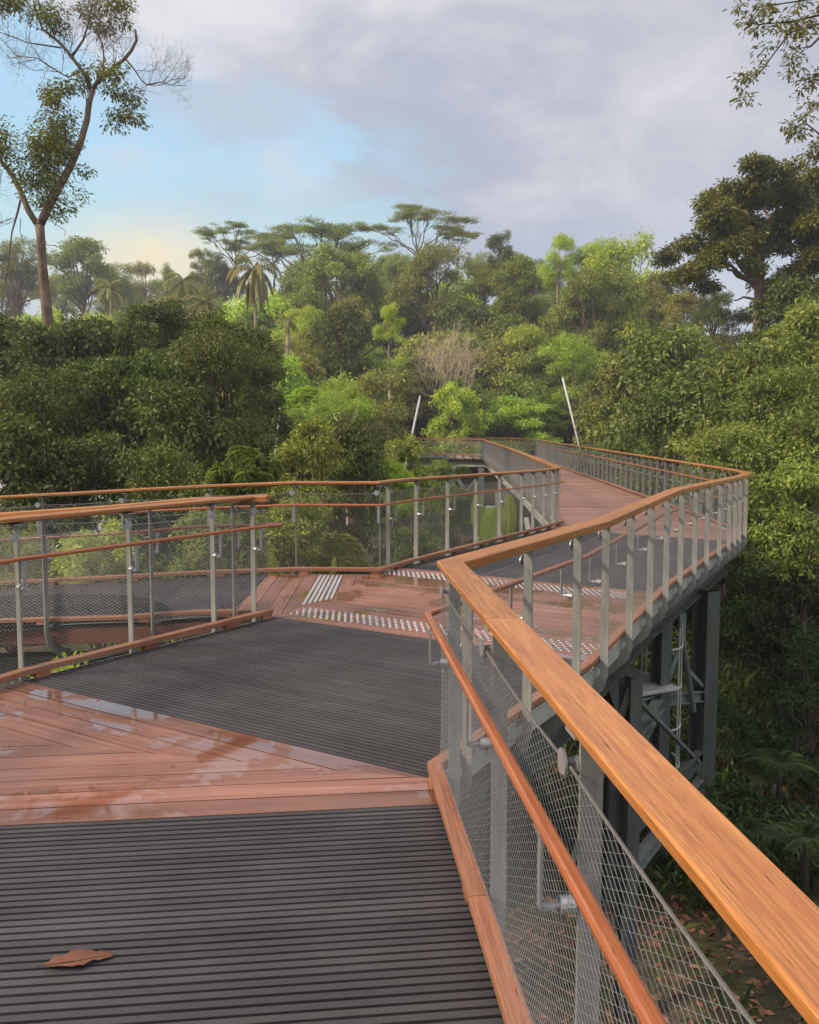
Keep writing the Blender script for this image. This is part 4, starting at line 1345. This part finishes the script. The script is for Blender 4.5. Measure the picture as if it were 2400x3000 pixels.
# ---- right side
RS = 'bushes and trees massed on the right'
for (u, v, d, w, kd, mt, lab) in [
    (1960, 962, 34, 420, 'bigleaf', 'glossy', 'big domed bush with large glossy leaves right of the centre'),
    (2190, 985, 25, 330, 'bigleaf', 'glossy', 'glossy bush adjoining the domed one on its right'),
    (1760, 1165, 40, 230, 'bigleaf', 'glossy', 'lower glossy bush beside the right leaning pole'),
    (1950, 1140, 29, 330, 'bigleaf', 'glossy', 'glossy bush in front, just above the far railing'),
    (2130, 1180, 20, 330, 'bush', 'mid', 'fine-leaved olive green bush above the outer curve of the railing'),
    (2330, 1010, 22, 330, 'bush', 'mid', 'leafy tree at the right picture edge below the tall dark tree'),
    (2330, 1190, 17, 300, 'bigleaf', 'mid', 'leafy bush with long light leaves at the right picture edge'),
    (2370, 1330, 14, 260, 'bigleaf', 'mid', 'fresh green bush at the right edge, level with the railing'),
    (2260, 1450, 17, 300, 'bigleaf', 'dark', 'leafy bush right beside the outermost bend of the railing'),
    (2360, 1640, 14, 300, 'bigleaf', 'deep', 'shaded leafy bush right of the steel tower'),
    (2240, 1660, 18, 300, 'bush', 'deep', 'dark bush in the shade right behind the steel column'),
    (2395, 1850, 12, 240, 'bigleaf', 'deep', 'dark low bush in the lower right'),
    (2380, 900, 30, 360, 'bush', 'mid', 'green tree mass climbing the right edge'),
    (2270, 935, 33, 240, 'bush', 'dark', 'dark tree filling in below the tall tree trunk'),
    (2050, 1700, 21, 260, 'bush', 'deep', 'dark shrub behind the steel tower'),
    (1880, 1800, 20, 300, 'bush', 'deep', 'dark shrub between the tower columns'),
    (2290, 850, 37, 130, 'bush', 'dark', 'dark tree in front of the trunk of the tall tree'),
    (2150, 880, 44, 130, 'loose', 'dark', 'thin dark tree in the sky gap left of the tall trunk'),
    (2330, 790, 36, 230, 'bush', 'dark', 'dark green tree merging into the crown of the tall tree at the right edge'),
    (2400, 860, 27, 260, 'bush', 'mid', 'leafy tree at the right edge directly under the tall tree crown'),
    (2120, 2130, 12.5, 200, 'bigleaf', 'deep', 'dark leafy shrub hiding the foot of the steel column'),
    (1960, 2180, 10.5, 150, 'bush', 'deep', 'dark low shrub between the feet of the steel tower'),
    (1850, 1010, 45, 240, 'bush', 'olive', 'olive bush on the slope behind the domed glossy bush'),
    (2030, 935, 50, 240, 'bush', 'mid', 'green tree on the slope above the domed glossy bush'),
]:
    tree(kd, mt, u, v, d, w * 1.25, lab, name='shrub' if v > 1100 else 'broadleaf_tree', cat='shrub' if v > 1100 else 'tree', group=RS)


def big_right():
    """tall dark tree with cloud-like pads of leaves above a bare trunk"""
    rng = np.random.default_rng(31); d = 40.0
    b = at(2215, d); zb = T(b.x, b.y); r0 = root('tall_tree', (b.x, b.y, zb), 'tall dark tree with a cloud-like crown and bare trunk on the right skyline', 'tree', world=False)
    tr = MB(); Rw = lambda u, v, dy=0: np.array(list(at(u, d + dy, v))) - np.array([b.x, b.y, zb])
    pads = [(2010, 690, 60, 40), (2060, 640, 70, 45), (2040, 760, 60, 45), (2000, 770, 45, 35), (2110, 560, 75, 50), (2180, 510, 90, 40), (2150, 600, 90, 55), (2100, 700, 60, 40), (2240, 560, 90, 60), (2210, 640, 90, 50),
            (2300, 520, 80, 45), (2370, 510, 80, 45), (2330, 600, 90, 55), (2400, 590, 90, 60), (2290, 660, 80, 45), (2380, 680, 90, 50), (2120, 790, 55, 32), (2090, 745, 55, 30), (2350, 740, 90, 40), (2430, 740, 70, 60), (2260, 700, 60, 30), (2440, 520, 60, 60), (2160, 660, 60, 35), (2300, 790, 70, 45), (2360, 840, 80, 50), (2420, 820, 70, 60), (2290, 860, 50, 40)]
    lobes = []
    for (u, v, ru, rv) in pads:
        for k in range(2):
            dy = rng.uniform(-3.0, 3.0); c = Rw(u + rng.uniform(-12, 12), v + 38 + rng.uniform(-8, 8), 0); c[1] += dy
            lobes.append((c[0], c[1], c[2], ru / F * d * .68, ru / F * d * .68, rv / F * d * .64))
    V, Fq, rn = cloud(rng, sublobes(rng, lobes, 9, .44), 105, 20, .15, .20, low=-.5, hexa=False, shell=(.5, 1.05))
    base = Rw(2222, 960); fork = Rw(2225, 850)
    tr.tube([(0, 0, 0), base, fork, Rw(2232, 740), Rw(2225, 640)], [.34, .27, .23, .17, .09], 10)
    for (u, v) in [(2085, 765), (2110, 700), (2150, 600), (2240, 560), (2320, 620), (2370, 690), (2060, 650), (2130, 790), (2400, 600), (2300, 540)]:
        st = fork if v > 690 else Rw(2232, 750); p, r = limb(rng, st, Rw(u, v), .14, .05, 6, .05); tr.tube(p, r, 7, cap=False)
    p, r = limb(rng, Rw(2222, 880), Rw(2150, 880), .08, .03, 5, .03); tr.tube(p, r, 6, cap=False)
    tr.build('trunk', M['bark'], r0, smooth=True); np_mesh('crown', V, Fq, M['dark2'], r0, rn)


M['dark2'] = foliage('dark_olive_leaves', (.026, .042, .010), (.085, .125, .026), (.21, .25, .06), gloss=.5, trans=.22)
big_right()


def tall_left():
    """nearly bare forked tree that rises out of the top of the picture"""
    rng = np.random.default_rng(17); d = 25.0
    b = at(140, d); zb = T(b.x, b.y); r0 = root('tall_tree', (b.x, b.y, zb), 'tall forked half-bare tree with pale brown trunk at the left', 'tree', world=False)
    W = lambda u, v, dy=0: np.array(list(at(u, d, v))) - np.array([b.x, b.y, zb]) + np.array([0, dy, 0])
    tr = MB(); tw = MB()
    def path(pts, rads, n=10): tr.tube([W(*p) for p in pts], rads, n)
    k = d / F
    tr.tube([(0, 0, 0)] + [W(*p) for p in [(142, 960), (132, 860), (125, 780), (120, 700), (116, 660)]], [.28, 15 * k, 14 * k, 12.5 * k, 11.5 * k, 13 * k], 12)
    R1 = [(116, 662), (135, 620), (165, 560), (205, 490), (235, 420), (255, 350), (262, 300), (272, 262)]
    path(R1, [12 * k, 12.5 * k, 11.5 * k, 10.5 * k, 9.5 * k, 8.5 * k, 7.5 * k, 7 * k])
    L1 = [(114, 665), (85, 620), (60, 560), (35, 510), (0, 470), (-40, 430), (-80, 350), (-110, 250)]
    path(L1, [9 * k, 9 * k, 7.5 * k, 7 * k, 6 * k, 5 * k, 4 * k, 3 * k])
    path([(272, 262), (290, 232), (330, 200), (365, 172), (385, 148), (400, 118), (396, 86)], [6 * k, 6 * k, 5.5 * k, 5 * k, 4.5 * k, 4 * k, 3.5 * k], 8)
    path([(265, 262), (250, 220), (228, 190), (205, 160), (180, 130), (150, 105), (125, 85), (108, 40), (95, -10)], [6 * k, 5.5 * k, 5 * k, 4.5 * k, 4 * k, 3.5 * k, 3 * k, 2.5 * k, 2 * k], 8)
    path([(210, 165), (225, 145), (245, 115), (258, 70), (268, 20), (280, -40)], [4 * k, 3.5 * k, 3 * k, 2.6 * k, 2.2 * k, 1.6 * k], 7)
    path([(300, 218), (305, 170), (300, 130), (285, 95), (240, 40), (205, 20)], [3 * k, 2.6 * k, 2.4 * k, 2 * k, 1.5 * k, 1 * k], 6)
    path([(368, 172), (395, 205), (415, 235), (430, 248), (470, 240), (510, 250), (548, 250)], [2.6 * k, 2.2 * k, 2 * k, 1.8 * k, 1.4 * k, 1.0 * k, .6 * k], 6)
    path([(232, 210), (200, 226), (180, 215), (140, 190), (110, 170), (60, 165), (20, 172)], [2.4 * k, 2.1 * k, 2 * k, 1.6 * k, 1.3 * k, 1.0 * k, .6 * k], 6)
    path([(180, 140), (130, 132), (80, 125), (40, 108), (0, 95), (-60, 70)], [2.3 * k, 2 * k, 1.7 * k, 1.4 * k, 1.1 * k, .6 * k], 6)
    path([(258, 350), (250, 330), (255, 290), (248, 262)], [2 * k, 1.8 * k, 1.6 * k, 1 * k], 6)
    path([(60, 585), (52, 620), (35, 680), (25, 760), (18, 830)], [4 * k, 3.5 * k, 2.4 * k, 1.8 * k, 1.4 * k], 6)
    tr.build('trunk', M['bark'], r0, smooth=True)
    # fine bare twigs
    def fan(u, v, n, L, du, dv, dep=3, rr=1.3, sp=.6):
        for i in range(n):
            dr = np.array([du + rng.normal() * .5, rng.normal() * .6, dv + rng.normal() * .4])
            twigs(tw, rng, W(u + rng.uniform(-8, 8), v + rng.uniform(-6, 6)), dr, L * k, rr * k * .75, dep + 1, spread=sp, up=.25, sides=3)
    for (u, v, n, L, du, dv) in [(400, 210, 2, 75, .8, .5), (430, 248, 3, 70, .8, .4), (470, 240, 3, 62, .8, .5), (510, 250, 2, 45, .9, .3), (430, 250, 2, 50, .2, -.8),
                                 (300, 150, 4, 75, .3, .9), (290, 105, 4, 75, .1, 1), (340, 190, 4, 70, .1, 1), (250, 110, 3, 65, -.3, .9), (360, 165, 3, 60, -.3, .9),
                                 (180, 215, 4, 62, -.6, .4), (110, 170, 3, 60, -.8, -.1), (60, 165, 3, 50, -.9, .1), (140, 190, 3, 50, -.6, -.6), (80, 125, 3, 62, -.4, .7), (230, 190, 3, 70, -.6, .7),
                                 (150, 105, 3, 70, -.3, .9), (30, 110, 3, 60, -.6, .6), (200, 160, 3, 70, .2, 1), (270, 60, 3, 70, .5, .8), (270, 20, 3, 60, .6, .5), (0, 500, 3, 70, -.3, -.5), (35, 640, 3, 60, -.5, -.2), (310, 60, 3, 60, .3, .9)]:
        fan(u, v, n, L, du, dv)
    for (a, bb) in [((200, 500), (262, 590)), ((120, 700), (190, 735)), ((140, 610), (190, 690)), ((60, 640), (70, 760))]:
        p, r = limb(rng, W(*a), W(*bb), .014, .008, 6, .12); tw.tube(p, r, 4, cap=False)
    tw.build('twigs', M['bark'], r0)
    pads = [(155, 400, 62, 70), (110, 470, 50, 55), (150, 520, 58, 60), (125, 430, 55, 60), (95, 545, 35, 35), (190, 450, 45, 55), (170, 360, 45, 40), (20, 450, 45, 45), (0, 400, 30, 50), (45, 480, 25, 25),
            (150, 275, 30, 24), (200, 265, 35, 26), (180, 310, 32, 34), (235, 235, 30, 30), (260, 215, 22, 22), (345, 235, 38, 32), (375, 275, 32, 32), (395, 340, 26, 22), (350, 320, 35, 34), (335, 365, 22, 18), (330, 260, 30, 26), (310, 215, 26, 20),
            (235, 490, 22, 18), (130, 590, 40, 30), (185, 600, 28, 12), (50, 18, 65, 22), (115, 8, 50, 24), (150, 60, 34, 30), (175, 92, 26, 22), (5, 28, 40, 16), (250, 15, 34, 20), (320, 5, 45, 20), (285, 68, 36, 22), (375, 25, 34, 20), (350, 50, 26, 14), (155, 620, 22, 20), (240, 570, 14, 12)]
    lobes = []
    for (u, v, ru, rv) in pads:
        c = W(u, v, rng.normal() * .25); lobes.append((c[0], c[1], c[2], ru * k * .95, ru * k * .8, rv * k * .95))
    V, Fq, rn = cloud(rng, lobes, 330, 9, .10, .115, W=.38, hexa=True, low=-1, shell=(.1, 1.25), droop=.45)
    np_mesh('crown', V, Fq, M['mid2'], r0, rn)


M['mid2'] = foliage('thin_crown_leaves', (.035, .055, .014), (.11, .155, .036), (.23, .27, .07), gloss=.5, trans=.3)
tall_left()


def top_right():
    """boughs of a near tree that reach in from the upper right"""
    rng = np.random.default_rng(9); d = 11.0; b = at(2900, d); zb = T(b.x, b.y)
    r0 = root('overhanging_tree', (b.x, b.y, zb), 'leafy boughs of a near tree reaching into the upper right corner', 'tree', world=False)
    W = lambda u, v, dy=0: np.array(list(at(u, d, v))) - np.array([b.x, b.y, zb]) + np.array([0, dy, 0]); k = d / F
    tr = MB()
    tr.tube([(0, 0, 0), W(2870, 1200), W(2850, 600), W(2800, 100), W(2700, -300)], [.28, .22, .16, .10, .04], 10)
    lob = []
    boughs = [[(2840, 420), (2600, 330), (2480, 240), (2400, 215), (2330, 225)], [(2820, 150), (2600, 40), (2450, 20), (2330, 50), (2230, 60), (2165, 62)], [(2820, 120), (2550, 100), (2400, 70), (2300, 110), (2240, 200), (2180, 262)],
              [(2840, 500), (2600, 420), (2450, 400), (2340, 378), (2290, 380)], [(2840, 560), (2600, 480), (2420, 430), (2380, 470)], [(2800, 20), (2500, -20), (2350, -10), (2230, 5)], [(2420, 90), (2360, 150), (2330, 160)], [(2500, 260), (2420, 290), (2380, 310)]]
    for bo in boughs:
        pts = [W(*p, rng.normal() * .15) for p in bo]; n = len(pts)
        tr.tube(pts, [5 * k * (1 - .85 * i / (n - 1)) for i in range(n)], 6, cap=False)
        for i in range(1, n - 1):
            for t in np.linspace(0, 1, 4):
                p = pts[i] * (1 - t) + pts[i + 1] * t
                tips = twigs(tr, rng, p, np.array([-.6 + rng.normal() * .6, rng.normal() * .5, -.15 + rng.normal() * .5]), 26 * k * rng.uniform(.7, 1.3), 1.2 * k, 1, spread=.6, up=-.1, sides=3)
                for q in tips: lob.append((q[0], q[1], q[2], .07, .07, .05))
    V, Fq, rn = cloud(rng, lob, 300, 4, .035, .062, W=.36, hexa=True, low=-1, shell=(.1, 1.1), droop=.5)
    tr.build('trunk', M['barkdark'], r0, smooth=True); np_mesh('crown', V, Fq, M['mid2'], r0, rn)


top_right()

# ---- big leaves
def blade(name, label, base, tip, w, mat='banana', bend=.15, cat='plant', seed=0, group=None):
    rng = np.random.default_rng(seed); a, b = np.array(base, float), np.array(tip, float); L = np.linalg.norm(b - a); dr = unit(b - a)
    side = unit(np.cross(dr, np.array([0, 1.0, 0]))); n = 18; mb = MB(); rows = []
    for i in range(n + 1):
        t = i / n; p = a + dr * L * t + np.array([0, -bend * L * math.sin(t * 2.2), 0]) + np.array([0, 0, -.25 * bend * L * t * t]); ww = w * (math.sin(math.pi * min(1, t * .92 + .06)) ** .55)
        e = rng.uniform(-.012, .012)
        rows.append([p - side * ww * (1 + e * 3) + np.array([0, .10 * ww + e, 0]), p - side * ww * .5 + np.array([0, .01, 0]), p, p + side * ww * .5 + np.array([0, .01, 0]), p + side * ww * (1 - e * 3) + np.array([0, .10 * ww - e, 0])])
    vs = [tuple(q) for r in rows for q in r]; fs = [(i * 5 + j, i * 5 + j + 1, (i + 1) * 5 + j + 1, (i + 1) * 5 + j) for i in range(n) for j in range(4)]
    bx = np.array(base); zb = T(bx[0], bx[1])
    r0 = root(name, (bx[0], bx[1], zb), label, cat, group, world=True)
    mb.add(vs, fs, None, .55); mb.build('leaf', M[mat], r0, smooth=True)
    st = MB(); st.tube([(bx[0], bx[1] + .05, zb), (bx[0], bx[1], (zb + bx[2]) / 2), tuple(bx)], [.045, .035, .02], 8); st.tube([r[2] for r in rows], [.014 * (1 - .8 * i / n) for i in range(n + 1)], 5, rnd=.9); st.build('stalk', M[mat], r0, smooth=True)


p = lambda u, v, d: list(at(u, d, v))
blade('banana_plant', 'large pale green banana leaf seen through the middle railing', p(1425, 1590, 13.2), p(1445, 1478, 13.0), .16, seed=1)
blade('banana_plant', 'darker banana leaf left of the large pale one behind the middle railing', p(1402, 1570, 13.8), p(1395, 1440, 13.8), .12, 'mid', seed=2)
blade('banana_plant', 'faint banana leaf right of the large pale one behind the middle railing', p(1490, 1580, 14.2), p(1488, 1440, 14.2), .14, 'mid', seed=3)
blade('banana_plant', 'upright yellow-green leaf standing behind the left landing kerb', p(805, 1700, 10.0), p(797, 1612, 10.0), .065, seed=4)
blade('banana_plant', 'slim yellow-green leaf right of the upright one behind the landing kerb', p(975, 1700, 10.4), p(982, 1628, 10.4), .035, seed=5)
blade('banana_plant', 'tall blue-green banana leaf behind the right railing of the far leg', p(1975, 1475, 18.8), p(2012, 1350, 18.6), .22, 'mid', seed=6, bend=.05)

# ---- ferns and low plants on the ground at the right
def fern(label, u, v, d, s, seed, group='ferns on the shaded slope'):
    rng = np.random.default_rng(seed); q = at(u, d, v); zb = T(q.x, q.y); r0 = root('fern', (q.x, q.y, zb), label, 'fern', group, world=False)
    P = []; A = []; Nn = []; Ls = []; rn = []
    h0 = max(.05, q.z - zb)
    for i in range(9):
        a = rng.uniform(0, 6.28); dd = np.array([math.cos(a) * .75, math.sin(a) * .75, .75]); pp = np.array([0, 0, h0 * .6]); n = 26; tone = rng.random()
        for j in range(n):
            dd = unit(dd + np.array([0, 0, -.075])); pp = pp + dd * s / n; sd = unit(np.cross(dd, [0, 0, 1.0])); f = j / n
            for sg in (-1, 1): P.append(pp.copy()); A.append(sd * sg + dd * .25); Nn.append([0, 0, 1.0]); Ls.append(s * .22 * math.sin(math.pi * min(1, f + .12)) ** .8 + .01); rn.append(tone * .5 + rng.random() * .3)
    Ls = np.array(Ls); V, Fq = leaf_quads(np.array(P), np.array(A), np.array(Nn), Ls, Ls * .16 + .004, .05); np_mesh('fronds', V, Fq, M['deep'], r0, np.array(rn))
    mb = MB(); mb.tube([(0, 0, 0), (0, 0, h0 * .6 + .02)], [.05, .03], 6); mb.build('stem', M['barkdark'], r0)


for i, (u, v, d, s, lab) in enumerate([(2290, 2130, 11, .7, 'arching fern right of the steel column'), (2340, 2030, 12, .6, 'fern high at the right edge in the shade'), (2060, 2290, 9.5, .6, 'small fern at the foot of the steel column'), (2200, 2330, 9, .5, 'fern in the middle of the shaded slope'),
                                       (2370, 2330, 8.5, .55, 'fern at the right edge beside the top rail'), (2380, 2560, 7, .6, 'lowest fern at the right edge near the corner of the top rail'), (2120, 2440, 8, .6, 'fern below the middle of the shaded slope')]):
    fern(lab, u, v, d, s, 40 + i)


def undergrowth():
    rng = np.random.default_rng(77); n = 60000
    x = rng.uniform(-1, 22, n); y = rng.uniform(1.5, 32, n)
    keep = (x > .33 * y * rng.uniform(.7, 1.2, n)) ; keep |= (y > 9) & (rng.random(n) < .6)
    litter = (x < 5.2) & (y < 8.4); keep &= ~(litter & (rng.random(n) < .93))
    cl = np.sin(x * 1.9 + 1) * np.cos(y * 1.6) + .5 * np.sin(x * 4.1 + y * 3.3); keep &= cl > -.75
    x, y = x[keep], y[keep]; n = len(x); z = terrain(x, y)
    m = 6; P = np.repeat(np.stack([x, y, z + rng.uniform(0, .35, n)], 1), m, 0) + rng.normal(size=(n * m, 3)) * np.array([.06, .06, .05])
    A = rng.normal(size=(n * m, 3)) * .6 + np.array([0, 0, .55]); N_ = rng.normal(size=(n * m, 3)) * .5 + np.array([0, 0, 1]); L = rng.uniform(.08, .26, n * m)
    V, Fq = leaf_quads(P, A, N_, L, L * .22, .1)
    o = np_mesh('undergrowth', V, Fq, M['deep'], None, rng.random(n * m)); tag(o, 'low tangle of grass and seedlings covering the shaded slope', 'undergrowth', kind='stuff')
    n = 16000; x = rng.uniform(-4, 7, n); y = rng.uniform(.5, 12, n); z = terrain(x, y) + .01
    P = np.stack([x, y, z], 1); A = rng.normal(size=(n, 3)) * np.array([1, 1, .12]); N_ = rng.normal(size=(n, 3)) * .35 + np.array([0, 0, 1]); L = rng.uniform(.05, .16, n)
    V, Fq = leaf_quads(P, A, N_, L, L * .42, .15); o = np_mesh('leaf_litter', V, Fq, M['deadleaf'], None, rng.random(n)); tag(o, 'brown fallen leaves strewn over the soil below the closest railing', 'leaf litter', kind='stuff')


undergrowth()

# ---- leaning pale poles, building behind the left trees
for (u0, v0, u1_, v1, d, w, lab) in [(1205, 1285, 1231, 1162, 34, .10, 'middle pale pole leaning right above the far railing'), (1674, 1210, 1648, 1105, 40, .11, 'right pale pole leaning left in front of the bushes'), (816, 1240, 821, 1193, 33, .09, 'short pale pole standing left of the feathery light-green tree')]:
    a = at(u0, d, v0); b = at(u1_, d, v1); dr = (b - a).normalized(); a2 = a - dr * ((a.z + 3.7) / max(.2, dr.z))
    r0 = root('pole', a2, lab, 'pole', world=True); mb = MB(); mb.tube([a2, b], [w * .5, w * .42], 10); mb.build('shaft', M['pole'], r0, smooth=True)
    mb = MB(); mb.tube([b, b + dr * .05], [w * .5, w * .5], 10); mb.build('cap', M['galv'], r0)


def house():
    c = at(300, 38); x0, y0 = c.x, c.y; r0 = root('building', (x0, y0, T(x0, y0)), 'pale low building glimpsed through gaps in the dark left trees', 'building', world=True)
    mb = MB(); mb.box((x0, y0 + 2, -1.4), (11, 4, 4.6)); mb.build('wall', M['white'], r0)
    mb = MB(); mb.box((x0, y0 + 1.8, 1.03), (12, 5.2, .25)); mb.build('roof', M['paleframe'], r0)
    for i in range(4):
        for z in (-.4,):
            mb = MB(); mb.box((x0 - 4 + i * 2.6, y0 - .02, z), (1.3, .06, 1.4)); w = mb.build('window', M['beam'], r0)
            mb = MB(); mb.box((x0 - 4 + i * 2.6, y0 - .06, z - .75), (1.5, .14, .08)); s_ = mb.build('sill', M['white'], r0)


house()

# ------------------------------------------------------------------ air
def haze():
    mb = MB(); mb.box((0, 60, 12.0), (420, 260, 36.4)); k = NT('haze_air')
    v = k.n('VolumePrincipled'); v.inputs['Color'].default_value = (.93, .95, 1, 1); v.inputs['Density'].default_value = HAZE; v.inputs['Anisotropy'].default_value = .2
    k.l(v.outputs[0], k.out.inputs['Volume'])
    o = mb.build('haze', k.m); tag(o, 'thin morning mist over the trees', 'haze', kind='stuff')


HAZE = .0008
haze()

# ------------------------------------------------------------------ sky and sun
SUN_EL, SUN_AZ = R(34), R(-104)       # azimuth measured from +Y towards +X
w = bpy.data.worlds.new("World"); sc.world = w; w.use_nodes = True
nt = w.node_tree; nt.nodes.clear()
K = NT.__new__(NT); K.m = None; K.t = nt; K.out = nt.nodes.new("ShaderNodeOutputWorld")
sky = K.n('TexSky'); sky.sky_type = 'NISHITA'; sky.sun_disc = False; sky.sun_elevation = SUN_EL; sky.sun_rotation = SUN_AZ
sky.air_density = 1.0; sky.dust_density = 2.0
bg = K.n('Background'); K.l(sky.outputs[0], bg.inputs['Color']); bg.inputs['Strength'].default_value = .12
tc = K.n('TexCoord').outputs['Generated']


def dirpx(u, v):
    q = at(u, 1.0, v) - Vector((0, 0, ZC)); return q.normalized()


stre = K.mapping(tc, (1, 1, 1.7))
nA = K.noise(stre, 2.2, 6, .58, .35); nB = K.noise(K.mapping(tc, (1, 1, 2.2), (5, 2, 1)), 6.5, 6, .6, .5); nC = K.noise(K.mapping(tc, (1, 1, 3.0), (1, 8, 3)), 2.6, 4, .5)


def blob(u, v, rad, soft, sx=1.0, warp=.06):
    c = dirpx(u, v)
    s1 = K.n('VectorMath', operation='SUBTRACT'); K.l(tc, s1.inputs[0]); s1.inputs[1].default_value = c
    m1 = K.n('VectorMath', operation='MULTIPLY'); K.l(s1.outputs[0], m1.inputs[0]); m1.inputs[1].default_value = (sx, 1, 1)
    ln = K.n('VectorMath', operation='LENGTH'); K.l(m1.outputs[0], ln.inputs[0])
    d = K.math('ADD', ln.outputs['Value'], K.math('MULTIPLY', K.math('SUBTRACT', nB, .5), warp * 2))
    d = K.math('ADD', d, K.math('MULTIPLY', K.math('SUBTRACT', nA, .5), warp * 2.4))
    mr = K.n('MapRange', interpolation_type='SMOOTHSTEP'); K.l(d, mr.inputs['Value'])
    mr.inputs['From Min'].default_value = rad - soft; mr.inputs['From Max'].default_value = rad + soft; mr.inputs['To Min'].default_value = 1; mr.inputs['To Max'].default_value = 0
    return mr.outputs[0]


gapm = blob(770, 445, .085, .018, .72, .075)
for a in [(430, 420, .10, .05, .6, .12), (60, 290, .075, .03, .8, .10), (590, 250, .040, .018, .7, .08), (480, 610, .13, .07, .5, .10), (100, 520, .12, .06, .8, .10)]:
    gapm = K.math('MAXIMUM', gapm, blob(*a))
glow = blob(450, 745, .040, .040, .42, .03)
zc = K.n('SeparateXYZ'); K.l(tc, zc.inputs[0])
low = K.ramp(zc.outputs[2], [(.0, 0.0), (.02, 0.0), (.28, 1.0)])
grey = K.ramp(K.math('ADD', K.math('MULTIPLY', nA, .65), K.math('MULTIPLY', nB, .35)), [(.36, (.42, .44, .54)), (.48, (.51, .52, .60)), (.57, (.66, .65, .71)), (.64, (.80, .78, .80))])
horiz = K.mix(K.ramp(nC, [(.4, 0.0), (.6, 1.0)]), (.47, .58, .72), (.60, .68, .78))
cloudc = K.mix(low, horiz, grey)
lit = blob(500, 40, .18, .14, .8, .06)
cloudc = K.mix(K.math('MULTIPLY', lit, .75), cloudc, (.86, .83, .85))
lit2 = blob(2000, 290, .10, .10, .7, .07)
cloudc = K.mix(K.math('MULTIPLY', lit2, .3), cloudc, (.74, .73, .78))
dk = blob(1130, 400, .15, .09, .8, .12)
cloudc = K.mix(K.math('MULTIPLY', dk, .8), cloudc, (.42, .46, .57))
bluec = K.ramp(zc.outputs[2], [(.13, (.70, .76, .70)), (.22, (.54, .78, .86)), (.32, (.45, .72, .92)), (.5, (.45, .68, .91))])
skyc = K.mix(K.math('MULTIPLY', gapm, 1.0), cloudc, bluec)
wisp = K.ramp(nB, [(.54, 0.0), (.70, .5)])
dk2 = blob(700, 290, .055, .035, .45, .07)
skyc = K.mix(K.math('MULTIPLY', dk2, .6), skyc, (.56, .55, .62))
dk3 = blob(640, 610, .030, .03, .3, .04)
skyc = K.mix(K.math('MULTIPLY', dk3, .4), skyc, (.56, .58, .64))
skyc = K.mix(K.math('MULTIPLY', wisp, gapm), skyc, (.70, .70, .76))
skyc = K.mix(K.math('MULTIPLY', glow, .8), skyc, (1.05, .84, .52))
# unseen sky overhead and behind the viewer is boosted to light the scene
up = K.ramp(zc.outputs[2], [(.46, 1.0), (.85, 1.0)])
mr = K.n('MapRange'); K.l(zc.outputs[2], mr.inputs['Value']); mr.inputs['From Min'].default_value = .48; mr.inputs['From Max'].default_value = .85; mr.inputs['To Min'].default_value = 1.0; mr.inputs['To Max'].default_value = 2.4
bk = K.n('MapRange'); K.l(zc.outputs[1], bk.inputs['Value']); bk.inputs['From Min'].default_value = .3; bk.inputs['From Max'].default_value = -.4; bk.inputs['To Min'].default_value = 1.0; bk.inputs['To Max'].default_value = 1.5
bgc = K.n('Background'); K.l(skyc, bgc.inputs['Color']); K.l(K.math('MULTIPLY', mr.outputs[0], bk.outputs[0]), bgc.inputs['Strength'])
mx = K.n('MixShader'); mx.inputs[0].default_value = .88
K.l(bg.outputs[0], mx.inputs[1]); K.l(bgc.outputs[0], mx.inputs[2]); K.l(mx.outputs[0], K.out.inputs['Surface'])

sl = bpy.data.lights.new('sun', 'SUN'); sl.energy = 4.2; sl.angle = R(10); sl.color = (1.0, .86, .66)
so = bpy.data.objects.new('sun', sl); COL.objects.link(so)
dv = Vector((math.sin(SUN_AZ) * math.cos(SUN_EL), math.cos(SUN_AZ) * math.cos(SUN_EL), math.sin(SUN_EL)))
so.rotation_euler = dv.to_track_quat('Z', 'Y').to_euler(); so.location = (0, 0, 30)

sc.view_settings.view_transform = 'Standard'; sc.view_settings.look = 'None'; sc.view_settings.exposure = 0.08; sc.view_settings.gamma = 1
sc.render.engine = 'CYCLES'
sc.cycles.use_denoising = True
sc.cycles.max_bounces = 6; sc.cycles.diffuse_bounces = 3; sc.cycles.glossy_bounces = 3; sc.cycles.transmission_bounces = 3; sc.cycles.transparent_max_bounces = 6; sc.cycles.volume_bounces = 0
sc.cycles.caustics_reflective = False; sc.cycles.caustics_refractive = False
sc.cycles.sample_clamp_indirect = 6
